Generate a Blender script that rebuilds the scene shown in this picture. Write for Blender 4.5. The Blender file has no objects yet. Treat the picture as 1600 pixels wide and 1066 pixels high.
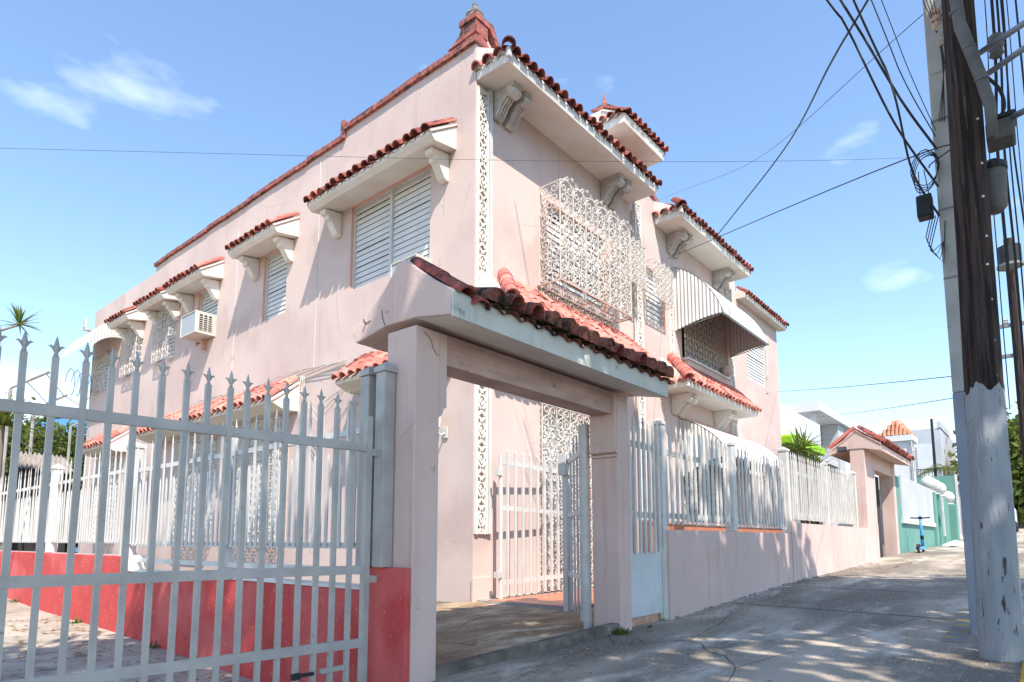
import bpy, math, random
import numpy as np
from mathutils import Vector, Matrix, Euler
R = math.radians
random.seed(7)
sc = bpy.context.scene
COL = sc.collection

# ------------------------------------------------------------------ camera
# x runs along the street (away to the right), y runs back beside the house, eye height is z = 0
CXP, CYP, FP, PITCH, YAW = 795.0, 732.7, 990.4, R(6.47), R(40.0)
fh = Vector((math.cos(YAW), math.sin(YAW), 0)); UPV = Vector((0, 0, 1)); RT = fh.cross(UPV)
FW = fh*math.cos(PITCH) + UPV*math.sin(PITCH); CU = UPV*math.cos(PITCH) - fh*math.sin(PITCH)
cd = bpy.data.cameras.new('camera'); cam = bpy.data.objects.new('camera', cd); COL.objects.link(cam)
cam.matrix_world = Matrix(((RT.x, CU.x, -FW.x, 0), (RT.y, CU.y, -FW.y, 0), (RT.z, CU.z, -FW.z, 0), (0, 0, 0, 1)))
cd.sensor_fit = 'HORIZONTAL'; cd.sensor_width = 36; cd.lens = 36*FP/1600
cd.shift_x = (800-CXP)/1600; cd.shift_y = (CYP-533)/1600
cd.clip_start = 0.05; cd.clip_end = 3000
sc.camera = cam
def ray(x, y): return FW + RT*((x-CXP)/FP) - CU*((y-CYP)/FP)
def at(x, y, ax, v):                      # a point seen at (x, y) on the plane ax = v
    r = ray(x, y); return r*(v/r['xyz'.index(ax)])
def far(x, y, d):                         # a point seen at (x, y), d metres away on the ground plan
    r = ray(x, y); return r*(d/math.hypot(r.x, r.y))

# ------------------------------------------------------------------ sky, sun, exposure
SUNV = Vector((0.60, 0.97, -1.54)).normalized()
w = bpy.data.worlds.new('World'); sc.world = w; w.use_nodes = True
nt = w.node_tree; nt.nodes.clear()
sky = nt.nodes.new('ShaderNodeTexSky'); sky.sky_type = 'NISHITA'; sky.sun_disc = False
sky.sun_elevation = math.asin(-SUNV.z); sky.sun_rotation = math.atan2(-SUNV.x, -SUNV.y)
sky.air_density = 1.25; sky.dust_density = 0.15; sky.ozone_density = 3.6
tc = nt.nodes.new('ShaderNodeTexCoord')
mp = nt.nodes.new('ShaderNodeMapping'); mp.inputs['Scale'].default_value = (1.0, 1.0, 2.6); mp.inputs['Location'].default_value = (5.8, 5.1, 3.3)
cn = nt.nodes.new('ShaderNodeTexNoise'); cn.inputs['Scale'].default_value = 3.4; cn.inputs['Detail'].default_value = 5; cn.inputs['Roughness'].default_value = 0.5
cr = nt.nodes.new('ShaderNodeValToRGB'); cr.color_ramp.elements[0].position = 0.61; cr.color_ramp.elements[1].position = 0.93
cr.color_ramp.elements[1].color = (0.7, 0.7, 0.7, 1)
mx = nt.nodes.new('ShaderNodeMix'); mx.data_type = 'RGBA'; mx.inputs['B'].default_value = (8.5, 8.8, 9.2, 1)
bg = nt.nodes.new('ShaderNodeBackground'); bg.inputs['Strength'].default_value = 0.14
wo = nt.nodes.new('ShaderNodeOutputWorld')
nt.links.new(tc.outputs['Generated'], mp.inputs['Vector']); nt.links.new(mp.outputs['Vector'], cn.inputs['Vector'])
nt.links.new(cn.outputs['Fac'], cr.inputs['Fac']); nt.links.new(cr.outputs['Color'], mx.inputs['Factor'])
nt.links.new(sky.outputs['Color'], mx.inputs['A']); nt.links.new(mx.outputs['Result'], bg.inputs['Color'])
nt.links.new(bg.outputs['Background'], wo.inputs['Surface'])
sl = bpy.data.lights.new('sun', 'SUN'); sl.energy = 3.5; sl.angle = R(0.5); sl.color = (1.0, 0.935, 0.84)
so = bpy.data.objects.new('sun', sl); COL.objects.link(so); so.location = (-20, -30, 40)
so.rotation_euler = SUNV.to_track_quat('-Z', 'Y').to_euler()
vs = sc.view_settings; vs.view_transform = 'Standard'; vs.look = 'None'; vs.gamma = 1; vs.use_curve_mapping = False; vs.exposure = 1.10

# ------------------------------------------------------------------ materials
def mat(name, c1, c2=None, scale=2.0, rough=0.8, bump=0.12, bscale=60, metal=0.0, spot=None, sscale=12, sth=(0.62, 0.72), stretch=(1, 1, 1), spec=0.3, detail=6, blend=(0.35, 0.65), streak=None, trans=0, crack=None, speck=None, patch=None):
    m = bpy.data.materials.new(name); m.use_nodes = True
    n = m.node_tree; b = n.nodes['Principled BSDF']; L = n.links.new
    b.inputs['Roughness'].default_value = rough; b.inputs['Metallic'].default_value = metal
    b.inputs['Specular IOR Level'].default_value = spec
    g = n.nodes.new('ShaderNodeNewGeometry'); mpn = n.nodes.new('ShaderNodeMapping'); mpn.inputs['Scale'].default_value = stretch
    L(g.outputs['Position'], mpn.inputs['Vector'])
    def noise(s, d=detail, r=0.55, vec=mpn):
        t = n.nodes.new('ShaderNodeTexNoise'); t.inputs['Scale'].default_value = s; t.inputs['Detail'].default_value = d; t.inputs['Roughness'].default_value = r
        L(vec.outputs['Vector'], t.inputs['Vector']); return t
    def ramp(src, a, bb):
        q = n.nodes.new('ShaderNodeMapRange'); q.inputs['From Min'].default_value = a; q.inputs['From Max'].default_value = bb
        L(src, q.inputs['Value']); return q.outputs['Result']
    def mixc(f, a, bb):
        q = n.nodes.new('ShaderNodeMix'); q.data_type = 'RGBA'; L(f, q.inputs['Factor'])
        for k, v in (('A', a), ('B', bb)):
            if isinstance(v, tuple): q.inputs[k].default_value = (*v, 1)
            else: L(v, q.inputs[k])
        return q.outputs['Result']
    col = c1
    if c2: col = mixc(ramp(noise(scale).outputs['Fac'], *blend), c1, c2)
    if spot: col = mixc(ramp(noise(sscale, 8, 0.65).outputs['Fac'], *sth), col, spot)
    if streak:                             # rain streaks: (colour, amount lo, hi)
        m2 = n.nodes.new('ShaderNodeMapping'); m2.inputs['Scale'].default_value = (5, 5, 0.35); L(g.outputs['Position'], m2.inputs['Vector'])
        col = mixc(ramp(noise(1.3, 7, 0.6, m2).outputs['Fac'], streak[1], streak[2]), col, streak[0])
    if patch: col = mixc(ramp(noise(patch[1], 3, .5).outputs['Fac'], patch[2], patch[3]), col, patch[0])
    if speck: col = mixc(ramp(noise(speck[1], 2, .5).outputs['Fac'], speck[2], speck[3]), col, speck[0])
    if crack:                              # hairline cracks: (colour, scale, width, share of the surface)
        vd = n.nodes.new('ShaderNodeMix'); vd.data_type = 'VECTOR'; vd.inputs['Factor'].default_value = .12
        L(mpn.outputs['Vector'], vd.inputs['A']); L(noise(3.2, 5).outputs['Color'], vd.inputs['B'])
        vo = n.nodes.new('ShaderNodeTexVoronoi'); vo.feature = 'DISTANCE_TO_EDGE'; vo.inputs['Scale'].default_value = crack[1]
        L(vd.outputs['Result'], vo.inputs['Vector'])
        mm = n.nodes.new('ShaderNodeMath'); mm.operation = 'MULTIPLY'; L(ramp(vo.outputs['Distance'], crack[2], 0), mm.inputs[0]); L(ramp(noise(.9, 2).outputs['Fac'], crack[3], crack[3]+.06), mm.inputs[1])
        col = mixc(mm.outputs[0], col, crack[0])
    if isinstance(col, tuple): b.inputs['Base Color'].default_value = (*col, 1)
    else: L(col, b.inputs['Base Color'])
    if bump:
        bn = n.nodes.new('ShaderNodeBump'); bn.inputs['Strength'].default_value = bump; bn.inputs['Distance'].default_value = 0.012
        L(noise(bscale, 5).outputs['Fac'], bn.inputs['Height']); L(bn.outputs['Normal'], b.inputs['Normal'])
    if trans:
        tr = n.nodes.new('ShaderNodeBsdfTranslucent'); ms = n.nodes.new('ShaderNodeMixShader'); ms.inputs[0].default_value = trans
        if isinstance(col, tuple): tr.inputs['Color'].default_value = (*col, 1)
        else: L(col, tr.inputs['Color'])
        L(b.outputs[0], ms.inputs[1]); L(tr.outputs[0], ms.inputs[2]); L(ms.outputs[0], n.nodes['Material Output'].inputs['Surface'])
    return m
M = {}
M['pink'] = mat('pink_stucco', (.60, .470, .425), (.545, .41, .367), .8, .92, .35, 38, spot=(.44, .31, .27), sscale=7, sth=(.63, .80), streak=((.45, .33, .285), .55, .88), patch=((.635, .495, .44), .45, .50, .58), crack=((.38, .26, .22), .55, .0032, .54))
M['pinkd'] = mat('pink_reveal', (.72, .42, .34), (.66, .37, .30), 3, .9, .15, 60)
M['pinkgate'] = mat('pink_gate_stucco', (.66, .49, .435), (.585, .42, .37), 1.3, .92, .4, 38, spot=(.26, .18, .15), sscale=8, sth=(.65, .79), streak=((.46, .32, .27), .52, .82), patch=((.60, .45, .40), .7, .52, .58), crack=((.30, .20, .17), .8, .0032, .55))
M['lintel'] = mat('weathered_lintel', (.58, .41, .37), (.42, .28, .25), 4, .92, .3, 40, spot=(.17, .12, .11), sscale=9, sth=(.60, .74), stretch=(.5, 1, 1.6))
M['cream'] = mat('cream_plaster', (.76, .72, .655), (.67, .615, .54), 1.8, .85, .12, 50, spot=(.24, .20, .17), sscale=7, sth=(.64, .80))
M['soot'] = mat('stained_cream', (.60, .57, .52), (.42, .38, .34), 3.5, .88, .15, 50, spot=(.12, .10, .09), sscale=9, sth=(.55, .74))
M['fascia'] = mat('pale_fascia', (.64, .63, .575), (.50, .50, .46), 2.2, .85, .3, 45, spot=(.13, .135, .115), sscale=6, sth=(.58, .74), streak=((.30, .31, .28), .56, .80))
M['white'] = mat('white_paint', (.62, .605, .575), (.54, .52, .49), 2.5, .55, .06, 70, spot=(.42, .34, .28), sscale=10, sth=(.72, .82))
M['awn'] = mat('white_aluminium', (.66, .65, .62), (.57, .56, .53), 1.2, .45, .03, 40, spot=(.5, .45, .40), sscale=5, sth=(.72, .86))
M['fence'] = mat('chipped_white_paint', (.63, .605, .565), (.52, .495, .455), 5, .55, .1, 60, spot=(.10, .085, .075), sscale=16, sth=(.70, .75))
M['gateg'] = mat('grey_gate_paint', (.41, .395, .37), (.31, .30, .285), 4, .45, .15, 50, spot=(.20, .12, .075), sscale=15, sth=(.64, .72), spec=.5)
M['sheet'] = mat('pale_sheet_metal', (.60, .625, .62), (.50, .525, .525), 2.5, .5, .05, 30, spot=(.36, .22, .15), sscale=8, sth=(.74, .84))
M['grille'] = mat('white_wrought_iron', (.68, .63, .57), (.56, .50, .44), 9, .6, .05, 80, spot=(.42, .26, .17), sscale=12, sth=(.70, .82))
M['rust'] = mat('rusty_iron', (.46, .25, .17), (.62, .42, .33), 9, .75, .1, 60)
M['slat'] = mat('louvre_white', (.70, .695, .68), (.63, .625, .61), 3, .5, .03, 50)
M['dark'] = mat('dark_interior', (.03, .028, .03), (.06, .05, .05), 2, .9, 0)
M['red'] = mat('red_wall_paint', (.56, .072, .066), (.48, .055, .052), 2.2, .85, .5, 40, spot=(.34, .05, .048), sscale=5, sth=(.56, .76), speck=((.60, .19, .155), 30, .64, .72), patch=((.60, .115, .105), 1.1, .50, .60), streak=((.40, .06, .055), .53, .8))
M['coping'] = mat('red_coping', (.46, .155, .125), (.32, .09, .075), 7, .85, .6, 30, spot=(.09, .055, .045), sscale=9, sth=(.46, .60), speck=((.58, .36, .31), 22, .64, .74))
M['tile'] = mat('salmon_clay_tile', (.56, .175, .14), (.46, .125, .10), 3.2, .85, .4, 35, spot=(.26, .08, .062), sscale=8, sth=(.54, .68), speck=((.64, .34, .28), 16, .64, .74), patch=((.60, .245, .195), 2.1, .5, .62))
M['tiled'] = mat('weathered_clay_tile', (.36, .10, .075), (.22, .058, .046), 5, .88, .5, 30, spot=(.035, .027, .024), sscale=11, sth=(.50, .62))
M['tilem'] = mat('mossy_clay_tile', (.33, .115, .08), (.17, .065, .048), 5, .95, .6, 30, spot=(.024, .021, .016), sscale=7, sth=(.50, .60))
M['turret'] = mat('orange_buff_tile', (.50, .17, .09), (.52, .26, .15), 6, .85, .3, 30)
M['tilep'] = mat('pale_clay_tile', (.60, .30, .235), (.52, .22, .17), 4, .88, .4, 35, spot=(.30, .13, .10), sscale=9, sth=(.56, .70))
M['stone'] = mat('weathered_stone', (.30, .265, .245), (.19, .165, .15), 8, .9, .4, 40, spot=(.05, .043, .04), sscale=14, sth=(.52, .64))
M['conduit'] = mat('dull_conduit', (.15, .145, .14), (.10, .095, .092), 6, .6, .2, 40)
M['moss'] = mat('moss', (.03, .034, .015), (.10, .11, .03), 9, .95, .5, 40)
M['ac'] = mat('ac_casing', (.66, .63, .56), (.54, .51, .45), 4, .55, .05, 40, spot=(.36, .30, .24), sscale=7, sth=(.62, .78))
M['coil'] = mat('ac_coil', (.42, .44, .45), (.34, .36, .37), 30, .5, .1, 90)
M['walk'] = mat('pavement', (.50, .415, .325), (.225, .187, .146), .8, .92, 1.0, 80, spot=(.64, .56, .465), sscale=1.5, sth=(.50, .66), detail=14, stretch=(.5, 1.4, 1), speck=((.64, .58, .50), 55, .62, .70), crack=((.06, .05, .04), .45, .004, .42), patch=((.20, .165, .13), .45, .48, .60))
M['road'] = mat('asphalt', (.085, .083, .08), (.14, .135, .13), 1.5, .95, .4, 90)
M['patio'] = mat('patio_dirt_concrete', (.40, .28, .175), (.22, .145, .09), 2.4, .92, .6, 40, spot=(.56, .46, .33), sscale=2.6, sth=(.52, .68), detail=12, stretch=(.6, 1.4, 1), crack=((.09, .06, .04), .6, .008, .45), speck=((.15, .10, .07), 28, .62, .72))
M['drive'] = mat('driveway_concrete', (.46, .395, .32), (.31, .262, .208), 1.6, .92, .5, 50, spot=(.17, .13, .092), sscale=3.0, sth=(.54, .68), detail=10, crack=((.09, .07, .05), .38, .008, .42), speck=((.52, .47, .40), 35, .64, .72))
M['terra'] = mat('terracotta_floor', (.56, .22, .13), (.48, .17, .10), 3, .35, .05, 40, spec=.5)
M['kerb'] = mat('kerb_stone', (.40, .39, .37), (.28, .27, .26), 4, .9, .3, 50)
M['sill'] = mat('worn_sill', (.20, .175, .145), (.10, .085, .07), 5, .9, .5, 40, spot=(.34, .30, .25), sscale=7, sth=(.6, .72))
M['yellow'] = mat('yellow_kerb_paint', (.72, .42, .02), (.55, .32, .04), 5, .8, .3, 50, spot=(.22, .20, .17), sscale=9, sth=(.58, .68))
M['wornyellow'] = mat('worn_yellow_line', (.42, .30, .08), (.25, .23, .19), 5, .9, .4, 50, spot=(.22, .215, .21), sscale=5, sth=(.44, .52))
M['earth'] = mat('ground_soil', (.16, .14, .10), (.10, .11, .06), .6, .95, .3, 20)
M['conc'] = mat('pole_concrete', (.46, .445, .415), (.37, .355, .33), 4, .9, .3, 50, spot=(.10, .095, .09), sscale=13, sth=(.66, .72))
M['bluegrey'] = mat('blue_grey_paint', (.29, .31, .36), (.25, .27, .32), 2, .7, .1, 60)
M['wood'] = mat('old_pole_wood', (.018, .012, .011), (.062, .040, .034), 24, .92, 1.0, 50, spot=(.17, .135, .115), sscale=34, sth=(.62, .74), stretch=(1, 1, .055), blend=(.42, .58))
M['wpaint'] = mat('peeling_blue_white_paint', (.345, .355, .365), (.26, .27, .285), 9, .8, 1.0, 40, spot=(.05, .043, .04), sscale=26, sth=(.61, .64), stretch=(1, 1, .18), streak=((.26, .28, .31), .52, .8))
M['steel'] = mat('galvanised_steel', (.26, .255, .25), (.17, .165, .16), 6, .5, .1, 40, metal=.3)
M['black'] = mat('black_plastic', (.015, .015, .017), (.03, .03, .033), 6, .5, .05, 40)
M['cable'] = mat('black_cable', (.02, .02, .022), (.035, .035, .038), 5, .6, 0)
M['leaf'] = mat('leaf_green', (.065, .105, .022), (.12, .15, .035), .9, .55, 0, trans=.35)
M['leafy'] = mat('leaf_yellow_green', (.15, .17, .03), (.09, .125, .025), .8, .6, 0, trans=.35)
M['leafd'] = mat('leaf_dark_green', (.035, .07, .02), (.06, .10, .03), .9, .55, 0, trans=.3)
M['palm'] = mat('palm_leaf', (.10, .17, .03), (.19, .23, .05), 5, .5, 0, trans=.3)
M['bark'] = mat('bark', (.15, .12, .09), (.22, .18, .14), 5, .9, .4, 20, stretch=(1, 1, .2))
M['green'] = mat('green_wall_paint', (.14, .31, .26), (.12, .27, .225), 2, .8, .15, 50, spot=(.10, .20, .17), sscale=5, sth=(.66, .8))
M['lime'] = mat('lime_trim', (.32, .62, .02), (.28, .55, .02), 2, .6, .05)
M['hwhite'] = mat('house_white', (.68, .68, .68), (.62, .62, .62), 1, .8, .08, 40, streak=((.66, .66, .66), .62, .85))
M['hgrey'] = mat('house_grey', (.50, .51, .53), (.44, .45, .47), 1, .8, .08, 40)
M['glass'] = mat('dark_glass', (.05, .06, .07), (.09, .10, .11), 1, .15, 0, spec=.6)
M['bluep'] = mat('blue_paint', (.10, .28, .55), (.08, .23, .47), .7, .6, .05, 20)
M['scblue'] = mat('scooter_blue', (.06, .27, .62), (.10, .36, .72), 9, .4, 0)
M['bag'] = mat('plastic_bag', (.72, .72, .73), (.55, .56, .58), 7, .4, .3, 20)
M['zinc'] = mat('rusty_zinc', (.42, .38, .34), (.28, .22, .18), 2, .7, .1, 30)
M['lampw'] = mat('lamp_glass', (.75, .74, .68), (.7, .69, .62), 5, .2, 0)
M['redlens'] = mat('red_lens', (.5, .02, .02), None, 5, .2, 0)
M['deadleaf'] = mat('dead_leaf', (.30, .17, .06), (.42, .26, .09), 6, .8, 0)
M['weed'] = mat('weed_green', (.09, .16, .025), (.15, .20, .04), 7, .6, 0, trans=.3)

# ------------------------------------------------------------------ mesh helpers
class MB:
    def __init__(s): s.v = []; s.f = []
    def add(s, vs, fs):
        o = len(s.v); s.v += [tuple(p) for p in vs]; s.f += [tuple(i+o for i in f) for f in fs]; return s
    def box(s, x0, x1, y0, y1, z0, z1):
        x0, x1 = sorted((x0, x1)); y0, y1 = sorted((y0, y1)); z0, z1 = sorted((z0, z1))
        return s.add([(x0, y0, z0), (x1, y0, z0), (x1, y1, z0), (x0, y1, z0), (x0, y0, z1), (x1, y0, z1), (x1, y1, z1), (x0, y1, z1)],
                     [(0, 3, 2, 1), (4, 5, 6, 7), (0, 1, 5, 4), (1, 2, 6, 5), (2, 3, 7, 6), (3, 0, 4, 7)])
    def prism(s, poly, ax, a, b):            # poly of 2D points in the two other axes (cyclic order), extruded along ax
        def P(p, t): return {'x': (t, p[0], p[1]), 'y': (p[0], t, p[1]), 'z': (p[0], p[1], t)}[ax]
        n = len(poly)
        area = sum(poly[i][0]*poly[(i+1) % n][1]-poly[(i+1) % n][0]*poly[i][1] for i in range(n))
        flip = (area > 0) == (ax == 'y')
        if a > b: a, b = b, a
        fs = [tuple(range(n))[::-1], tuple(range(n, 2*n))] + [(i, (i+1) % n, n+(i+1) % n, n+i) for i in range(n)]
        if flip: fs = [f[::-1] for f in fs]
        return s.add([P(p, a) for p in poly]+[P(p, b) for p in poly], fs)
    def tube(s, pts, r, n=6, cap=True, closed=False):
        pts = [Vector(p) for p in pts]; k = len(pts); rs = r if isinstance(r, (list, tuple)) else [r]*k
        o = len(s.v); up = None
        for i, p in enumerate(pts):
            if closed: t = pts[(i+1) % k]-pts[i-1]
            else: t = pts[min(i+1, k-1)]-pts[max(i-1, 0)]
            t.normalize()
            if up is None: up = Vector((0, 0, 1)) if abs(t.z) < .9 else Vector((1, 0, 0))
            a = t.cross(up)
            if a.length < 1e-4: a = t.cross(Vector((0.3, 1, 0.2)))
            a.normalize(); b = a.cross(t); up = b
            for j in range(n):
                q = 2*math.pi*(j+.5)/n; s.v.append(tuple(p+(a*math.cos(q)+b*math.sin(q))*rs[i]))
        for i in range(k if closed else k-1):
            i2 = (i+1) % k
            for j in range(n): s.f.append((o+i*n+j, o+i*n+(j+1) % n, o+i2*n+(j+1) % n, o+i2*n+j))
        if cap and not closed: s.f.append(tuple(o+j for j in range(n))[::-1]); s.f.append(tuple(o+(k-1)*n+j for j in range(n)))
        return s
    def lathe(s, prof, c=(0, 0, 0), n=12):
        o = len(s.v); k = len(prof)
        for r, z in prof:
            for j in range(n): q = 2*math.pi*j/n; s.v.append((c[0]+r*math.cos(q), c[1]+r*math.sin(q), c[2]+z))
        for i in range(k-1):
            for j in range(n): s.f.append((o+i*n+j, o+i*n+(j+1) % n, o+(i+1)*n+(j+1) % n, o+(i+1)*n+j))
        s.f.append(tuple(o+j for j in range(n))[::-1]); s.f.append(tuple(o+(k-1)*n+j for j in range(n)))
        return s
    def grid(s, P):                          # P[i][j] points -> quads
        o = len(s.v); a = len(P); b = len(P[0])
        for row in P: s.v += [tuple(p) for p in row]
        for i in range(a-1):
            for j in range(b-1): s.f.append((o+i*b+j, o+i*b+j+1, o+(i+1)*b+j+1, o+(i+1)*b+j))
        return s
WL = {}
def mesh(name, mb, m, smooth=False, off=(0, 0, 0)):
    me = bpy.data.meshes.new(name)
    me.from_pydata([(v[0]-off[0], v[1]-off[1], v[2]-off[2]) for v in mb.v], [], mb.f); me.materials.append(m)
    if smooth: me.polygons.foreach_set('use_smooth', [True]*len(me.polygons))
    me.update(); return me
def tag(o, label=None, cat=None, group=None, kind=None):
    if label: o['label'] = label
    if cat: o['category'] = cat
    if group: o['group'] = group
    if kind: o['kind'] = kind
    return o
def link(o, wl, parent=None):
    COL.objects.link(o); WL[o.name] = Vector(wl)
    if parent: o.parent = parent; o.location = Vector(wl)-WL[parent.name]
    else: o.location = wl
    return o
def thing(name, loc, label, cat, group=None):
    o = bpy.data.objects.new(name, None); o.empty_display_size = .2
    return tag(link(o, loc), label, cat, group)
def obj(name, mb, m, parent=None, smooth=False, kind=None, bevel=0):
    a = np.array(mb.v); lo = a.min(0); hi = a.max(0); c = ((lo[0]+hi[0])/2, (lo[1]+hi[1])/2, lo[2])
    o = bpy.data.objects.new(name, mesh(name, mb, m, smooth, c)); link(o, c, parent)
    if bevel: bv = o.modifiers.new('bevel', 'BEVEL'); bv.width = bevel; bv.segments = 2; bv.limit_method = 'ANGLE'
    if kind: o['kind'] = kind
    return o
def inst(name, me, loc, parent=None, rot=None, scale=None):
    o = bpy.data.objects.new(name, me); link(o, loc, parent)
    if rot is not None: o.rotation_mode = 'QUATERNION'; o.rotation_quaternion = rot
    if scale: o.scale = scale
    return o
def basis(u, v, n): return Matrix((u, v, n)).transposed().to_quaternion()

# ------------------------------------------------------------------ shared meshes: tiles, pickets, scrolls
def tile_mesh(name, m, r=.092, t=.016, seg=7):
    mb = MB(); rows = []
    for (y, rr, z) in ((0, r*.86, .012), (1, r, 0)):
        for rad in (rr, rr-t):
            rows.append([(rad*math.cos(math.pi*j/seg), y, z+rad*math.sin(math.pi*j/seg)) for j in range(seg+1)])
    k = seg+1; V = sum(rows, []); F = []
    a, b, c, d = 0, k, 2*k, 3*k       # outer0 inner0 outer1 inner1
    for j in range(seg):
        F += [(a+j, c+j, c+j+1, a+j+1), (b+j, b+j+1, d+j+1, d+j), (c+j, d+j, d+j+1, c+j+1), (a+j, a+j+1, b+j+1, b+j)]
    F += [(a, b, d, c), (a+seg, c+seg, d+seg, b+seg)]
    mb.add(V, [f[::-1] for f in F])
    if name.endswith('tilem'): plug(mb)
    return mesh(name, mb, m, False)
def plug(mb, r=.080, seg=7, y=.985):
    c = len(mb.v); mb.v += [(r*math.cos(math.pi*j/seg), y, r*math.sin(math.pi*j/seg)-.004) for j in range(seg+1)]; mb.f.append(tuple(range(c, c+seg+1))[::-1])
TILE = {k: tile_mesh('roof_tile_'+k, M[k]) for k in ('tile', 'tiled', 'tilem', 'turret', 'tilep')}
def tile_slope(parent, p0, u, dn, width, length, courses=1, sp=.215, kind='tile', hipl=0, hipr=0, over=.06, jit=.012, bed=True, rng=None):
    """clay tiles on a slope: p0 = upper start corner, u along the eave, dn down the slope; hip lengths shorten the columns at the ends"""
    rng = rng or random.Random(3); p0 = Vector(p0); u = Vector(u).normalized(); dn = Vector(dn).normalized(); n = u.cross(dn)
    if n.z < 0: n = -n
    k = max(1, round(width/sp)); s = width/k
    right = u if u.cross(dn).dot(n) > 0 else -u
    q = basis(right, dn, n)
    for i in range(k):
        t = (i+.5)*s; top = 0.0
        if hipl and t < hipl: top = length*(1-t/hipl)
        if hipr and width-t < hipr: top = max(top, length*(1-(width-t)/hipr))
        ln = length-top
        c = max(1, round(courses*ln/length)); cl = ln/c
        for j in range(c):
            y0 = top+j*cl-(.03 if j else 0); y1 = top+(j+1)*cl+(over if j == c-1 else .02)
            pos = p0+u*(t+rng.uniform(-jit, jit))+dn*(y0+rng.uniform(-jit, jit))+n*(.012*(c-j)+rng.uniform(0, .006))
            sc_ = s/.215
            rr = rng.random(); kd = kind
            if kind == 'tiled': kd = 'tile' if rr < .10 else 'tilem' if rr < .30 else kind
            elif kind == 'tile': kd = 'tilep' if rr < .22 else 'tiled' if rr < .26 else kind
            elif kind == 'tilem': kd = 'tiled' if rr < .28 else kind
            qj = q @ Euler((rng.uniform(-.02, .02), rng.uniform(-.06, .06), rng.uniform(-.03, .03))).to_quaternion()
            inst('roof_tile', TILE[kd], pos, parent, qj, (sc_*rng.uniform(.97, 1.03), y1-y0, sc_*(1.15 if kind == 'tilem' else 1)*rng.uniform(.95, 1.06)))
    if bed:                                   # the concave pan tiles between the covers
        mb = MB(); P = []
        seg = 6
        for i in range(k*seg+1):
            t = i*s/seg; ph = (i % seg)/seg
            top = 0.0
            if hipl and t < hipl: top = length*(1-t/hipl)
            if hipr and width-t < hipr: top = max(top, length*(1-(width-t)/hipr))
            h = -.035*math.cos(2*math.pi*(ph-.5))**1 * -1
            base = p0+u*t+n*(-.03+.03*math.cos(2*math.pi*(ph-.5)))
            P.append([base+dn*top, base+dn*(length+over*.6)])
        mb.grid(P); obj('pan_tiles', mb, M[kind], parent, kind='stuff')

def spiral(c, r, turns=1.4, start=0.0, sgn=1, n=13):
    out = []
    for i in range(n):
        f = i/(n-1); rad = r*(1-.80*f); a = start+sgn*turns*2*math.pi*f
        out.append((c[0]+rad*math.cos(a), c[1]+rad*math.sin(a)))
    return out
def scroll_panel(mb, o, u, v, w, h, cell=.2, bar=.010, r=.008, top=None, vbars=True):
    """wrought-iron panel: pairs of C-scrolls between upright bars, in the plane o + u*a + v*b"""
    o, u, v = Vector(o), Vector(u), Vector(v)
    P = lambda a, b: o+u*a+v*b
    nc = max(1, round(w/(2*cell))); cw = w/nc
    hf = top or (lambda a: h)
    for i in range(nc+1):
        if vbars: mb.tube([P(i*cw, 0), P(i*cw, hf(i*cw))], bar, 4)
    for i in range(nc):
        hh = min(hf(i*cw), hf((i+1)*cw), hf((i+.5)*cw)); nr = max(1, round(hh/cell)); rh = hh/nr
        for j in range(nr):
            for sgn, cx in ((1, (i+.27)*cw), (-1, (i+.73)*cw)):
                up = (j % 2)*math.pi
                pts = spiral((cx, (j+.5)*rh), min(cw*.25, rh*.5), 1.35, math.pi/2+up, sgn)
                mb.tube([P(*p) for p in pts], r, 4, cap=False)
        
    for i in range(nc):
        hh = min(hf(i*cw), hf((i+1)*cw)); nr = max(1, round(hh/cell)); rh = hh/nr
        for j in range(1, nr): mb.tube([P((i+.5)*cw+cw*.11*math.cos(q*math.pi/3), j*rh+cw*.11*math.sin(q*math.pi/3)) for q in range(6)], r*.9, 4, closed=True)
    top_pts = [P(w*k/12, hf(w*k/12)) for k in range(13)]
    mb.tube(top_pts, bar, 4); mb.tube([P(0, 0), P(w, 0)], bar, 4)
    return mb
def picket_mesh(name, h, m, wd=.042, th=.022, tip=.14, neck=.5):
    mb = MB(); a, b = wd/2, th/2
    mb.box(-a, a, -b, b, 0, h-tip)
    c = neck*a
    mb.add([(-c, -b*.7, h-tip), (c, -b*.7, h-tip), (c, b*.7, h-tip), (-c, b*.7, h-tip), (-a*.85, -b*.7, h-tip*.55), (a*.85, -b*.7, h-tip*.55), (a*.85, b*.7, h-tip*.55), (-a*.85, b*.7, h-tip*.55), (0, 0, h)],
           [(0, 1, 5, 4), (1, 2, 6, 5), (2, 3, 7, 6), (3, 0, 4, 7), (4, 5, 8), (5, 6, 8), (6, 7, 8), (7, 4, 8)])
    return mesh(name, mb, m)
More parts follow.
